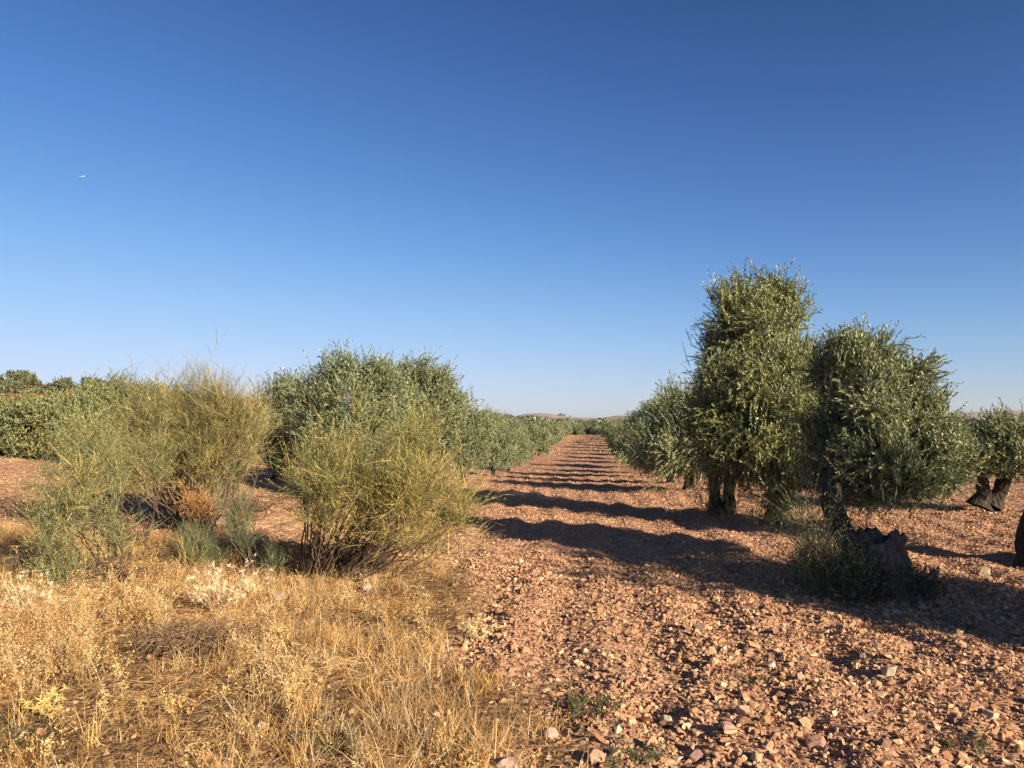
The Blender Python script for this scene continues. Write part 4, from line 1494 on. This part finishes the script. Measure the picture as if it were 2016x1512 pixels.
n = 1900
x, y = sample_area(n, 2.8, 11.5, rg, -42, 14)
g = grassy(x, y)
pat = vn(x * .9 + 7, y * .9, 95)
bare = np.exp(-(((x - hp[0]) / .5) ** 2 + ((y - hp[1]) / .33) ** 2) ** 2)
keep = rg.random(n) < g ** 2 * smooth(.35, .62, pat) * (1 - .97 * bare)
x, y = x[keep], y[keep]
weeds(x, y, rg.uniform(.08, .24, len(x)) * (.6 + .5 * smooth(.9, -1.2, x + .22 * (y - 3))), rg, (.60, .40, .16), (.80, .54, .19))
# denser dry weeds along the left and under the brooms
for (px, py, rx, ry, n, h0, h1) in ((70, 1290, 110, 70, 150, .18, .34), (500, 1290, 70, 40, 40, .14, .26), (560, 1370, 60, 40, 30, .12, .22), (60, 1240, 90, 60, 120, .14, .30), (240, 1200, 120, 40, 90, .12, .26), (0, 1330, 60, 70, 50, .14, .28), (420, 1160, 120, 30, 60, .1, .22), (620, 1180, 120, 40, 60, .08, .18),
                                    (120, 1100, 90, 30, 40, .1, .2), (1490, 1022, 60, 6, 26, .15, .35), (1400, 1018, 30, 5, 12, .12, .3), (1960, 1000, 30, 5, 14, .1, .25), (1290, 975, 30, 6, 12, .1, .2)):
    pts = np.array([G(px + rg.uniform(-1, 1) * rx, py + rg.uniform(-1, 1) * ry) for _ in range(n)])
    weeds(pts[:, 0], pts[:, 1], rg.uniform(h0, h1, n), rg, (.62, .41, .17), (.86, .60, .26))
wd = mesh_np('dry_weeds', np.vstack(Vs), np.vstack(Qs), M_STRAW, None, np.vstack(Cs))
tag(wd, 'golden brown dried weeds with tiny seed heads growing among the grass', 'weeds', kind='stuff')

# little green weeds
Vs, Qs, Cs = [], [], []
off = 0
for (px, py, rx, ry, n) in ((1170, 1400, 50, 30, 26), (1260, 1490, 60, 20, 16), (1890, 1480, 60, 20, 12), (640, 1470, 60, 30, 26), (40, 1440, 60, 40, 24), (1860, 972, 40, 4, 26), (880, 1480, 60, 30, 10), (1500, 1350, 40, 20, 8)):
    pts = np.array([G(px + rg.uniform(-1, 1) * rx, py + rg.uniform(-1, 1) * ry) for _ in range(n)])
    weeds(pts[:, 0], pts[:, 1], rg.uniform(.03, .09, n), rg, (.20, .20, .09), (.19, .21, .09), 6)
wd = mesh_np('green_weeds', np.vstack(Vs), np.vstack(Qs), M_STRAW, None, np.vstack(Cs))
tag(wd, 'sparse low green weeds sprouting between stones and straw', 'weeds', kind='stuff')


# ------------------------------------------------------------------ pale dry thistles
def spiny_head(rg):
    n = 16
    d = norm(rg.normal(size=(n, 3)) + np.array([0, 0, .3]))
    u = perp(d, rg) * .0028
    L = rg.uniform(.016, .036, (n, 1))
    V = np.stack([u, -u, d * L], 1).reshape(-1, 3)
    T = np.arange(len(V)).reshape(-1, 3)
    o6 = np.array([[1, 0, 0], [-1, 0, 0], [0, 1, 0], [0, -1, 0], [0, 0, 1.3], [0, 0, -1.3]]) * .007
    tri = np.array([[0, 2, 4], [2, 1, 4], [1, 3, 4], [3, 0, 4], [2, 0, 5], [1, 2, 5], [3, 1, 5], [0, 3, 5]]) + len(V)
    V = np.vstack([V, o6]); T = np.vstack([T, tri])
    return V, T


def thistle(px, py, wpx, hpx, nst, rg, label, col=(.80, .64, .40)):
    q = G(px, py)
    D = q[1]
    root = empty('dry_thistle', q)
    R_ = wpx / 2 / F * D; H_ = hpx / F * D
    P0 = rg.normal(size=(nst, 3)) * np.array([R_ * .25, R_ * .15, 0])
    e = np.stack([rg.uniform(-1, 1, nst) * R_, rg.uniform(-.7, .7, nst) * R_, H_ * rg.uniform(.55, 1, nst)], 1)
    d = e - P0; L = np.linalg.norm(d, axis=1); d = norm(d)
    VV, QQ, CC = [], [], []
    V, Q, bd, sg = polyribbon(P0, d, L, np.full(nst, .0020), 4, rg, 0, .08)
    VV.append(V); QQ.append(Q); CC.append(np.tile([col], (len(V), 1)))
    idx = np.repeat(np.arange(nst), 6)
    p, dd = at_t(P0[idx], d[idx], L[idx], bd[idx], rg.uniform(.35, 1, len(idx)))
    d2 = norm(dd * .6 + rg.normal(size=dd.shape) * .6)
    L2 = rg.uniform(.04, .12, len(idx))
    V, Q, bd2, sg = polyribbon(p, d2, L2, np.full(len(idx), .0020), 2, rg, 0, .1)
    VV.append(V); QQ.append(Q + len(VV[0])); CC.append(np.tile([col], (len(V), 1)))
    mesh_np('stems', np.vstack(VV), np.vstack(QQ), M_STRAW, root, np.vstack(CC))
    tips, _ = at_t(p, d2, L2, bd2, np.ones(len(idx)))
    me = None
    heads = []
    for k in range(min(98, len(tips))):
        if k < 4:
            V, T = spiny_head(rg)
            h = mesh_np('spiny_head', V, T, M_STRAW, root, np.tile([np.array(col) * rg.uniform(.9, 1.15)], (len(V), 1)))
            heads.append(h)
        else:
            h = heads[k % 4].copy(); COL.objects.link(h); h.parent = root
        h.location = tips[k]
        h.rotation_euler = tuple(rg.uniform(0, 6.28, 3))
        s = rg.uniform(.8, 1.4)
        h.scale = (s, s, s)
    tag(root, label, 'thistle')


rg = np.random.default_rng(91)
thistle(435, 1215, 155, 112, 36, rg, 'pale cream spiny dry thistle beside the rounded boulder, lower left')
thistle(60, 1235, 180, 112, 40, rg, 'pale cream dry thistle clump spreading over the grass at the left edge')
thistle(85, 1420, 55, 35, 7, rg, 'small yellow dry thistle low in the bottom left grass', (.80, .56, .20))
thistle(945, 1262, 34, 18, 6, rg, 'tiny pale yellow thistle at the border of grass and gravel', (.82, .66, .34))


# ------------------------------------------------------------------ aeroplane
def aeroplane():
    c0 = P(161, 347.5, 4300)
    m, n, b = newmat('white_fuselage')
    no = noise(n, 3, 2)
    n.links.new(ramp(n, no.outputs[0], [(.3, (.78, .78, .78)), (.7, (.86, .86, .86))]), b.inputs['Base Color'])
    b.inputs['Roughness'].default_value = .3
    root = empty('aeroplane', c0)
    V, Fq, C = [], [], []
    xs = [-17, -15.5, -13, -6, 6, 12, 16, 18]
    tube(V, Fq, C, [(a, 0, 0) for a in xs], [.3, 1.3, 1.9, 2.1, 2.1, 1.7, .9, .3], 14)
    finish_tubes('fuselage', V, Fq, m, root)

    def slab(name, pts, th):
        pts = np.array(pts, float)
        V = np.vstack([pts + [0, 0, th], pts - [0, 0, th]])
        k = len(pts)
        f = [[i, (i + 1) % k, (i + 1) % k + k, i + k] for i in range(k)]
        f += [[0, 3, 2, 1][::-1], [4, 5, 6, 7][::-1]]
        return mesh_np(name, V, np.array(f), m, root)
    slab('wing', [(-4, 1.5, -.8), (4, 1.5, -.8), (9, 16, .6), (7, 16, .6)], .25)
    slab('wing', [(-4, -1.5, -.8), (4, -1.5, -.8), (9, -16, .6), (7, -16, .6)], .25)
    slab('tailplane', [(13, .4, .8), (16.5, .4, .8), (18, 6, 1), (16.5, 6, 1)], .15)
    slab('tailplane', [(13, -.4, .8), (16.5, -.4, .8), (18, -6, 1), (16.5, -6, 1)], .15)
    f = slab('tail_fin', [(12, 0, 0), (17, 0, 0), (18.5, 5.5, 0), (16.5, 5.5, 0)], .2)
    f.rotation_euler = (math.pi / 2, 0, 0); f.location = (0, 0, 1.6)
    for s in (-1, 1):
        V, Fq, C = [], [], []
        tube(V, Fq, C, [(-3, s * 5.5, -2), (-2, s * 5.5, -2), (1, s * 5.5, -1.9)], [.7, 1, .6], 10)
        finish_tubes('engine', V, Fq, m, root)
    root.rotation_euler = (.25, .06, -.15)
    root.scale = (1.0, 1.0, 1.0)
    tag(root, 'tiny white aeroplane flying high in the blue sky at upper left', 'aeroplane')


aeroplane()


# ------------------------------------------------------------------ haze
def haze():
    x0, x1, y0, y1, z0, z1 = -4500, 6500, -60, 4600, -8, 75
    V = [(x, y, z) for z in (z0, z1) for y in (y0, y1) for x in (x0, x1)]
    Q = [(0, 2, 3, 1), (4, 5, 7, 6), (0, 1, 5, 4), (2, 6, 7, 3), (0, 4, 6, 2), (1, 3, 7, 5)]
    m = bpy.data.materials.new('haze'); m.use_nodes = True
    n = m.node_tree; n.nodes.clear()
    o_ = n.nodes.new('ShaderNodeOutputMaterial'); v = n.nodes.new('ShaderNodeVolumePrincipled')
    v.inputs['Color'].default_value = (.80, .86, .95, 1)
    v.inputs['Density'].default_value = 0.00010
    n.links.new(v.outputs[0], o_.inputs['Volume'])
    o = mesh_np('haze', V, np.array(Q), m)
    tag(o, kind='stuff')


haze()
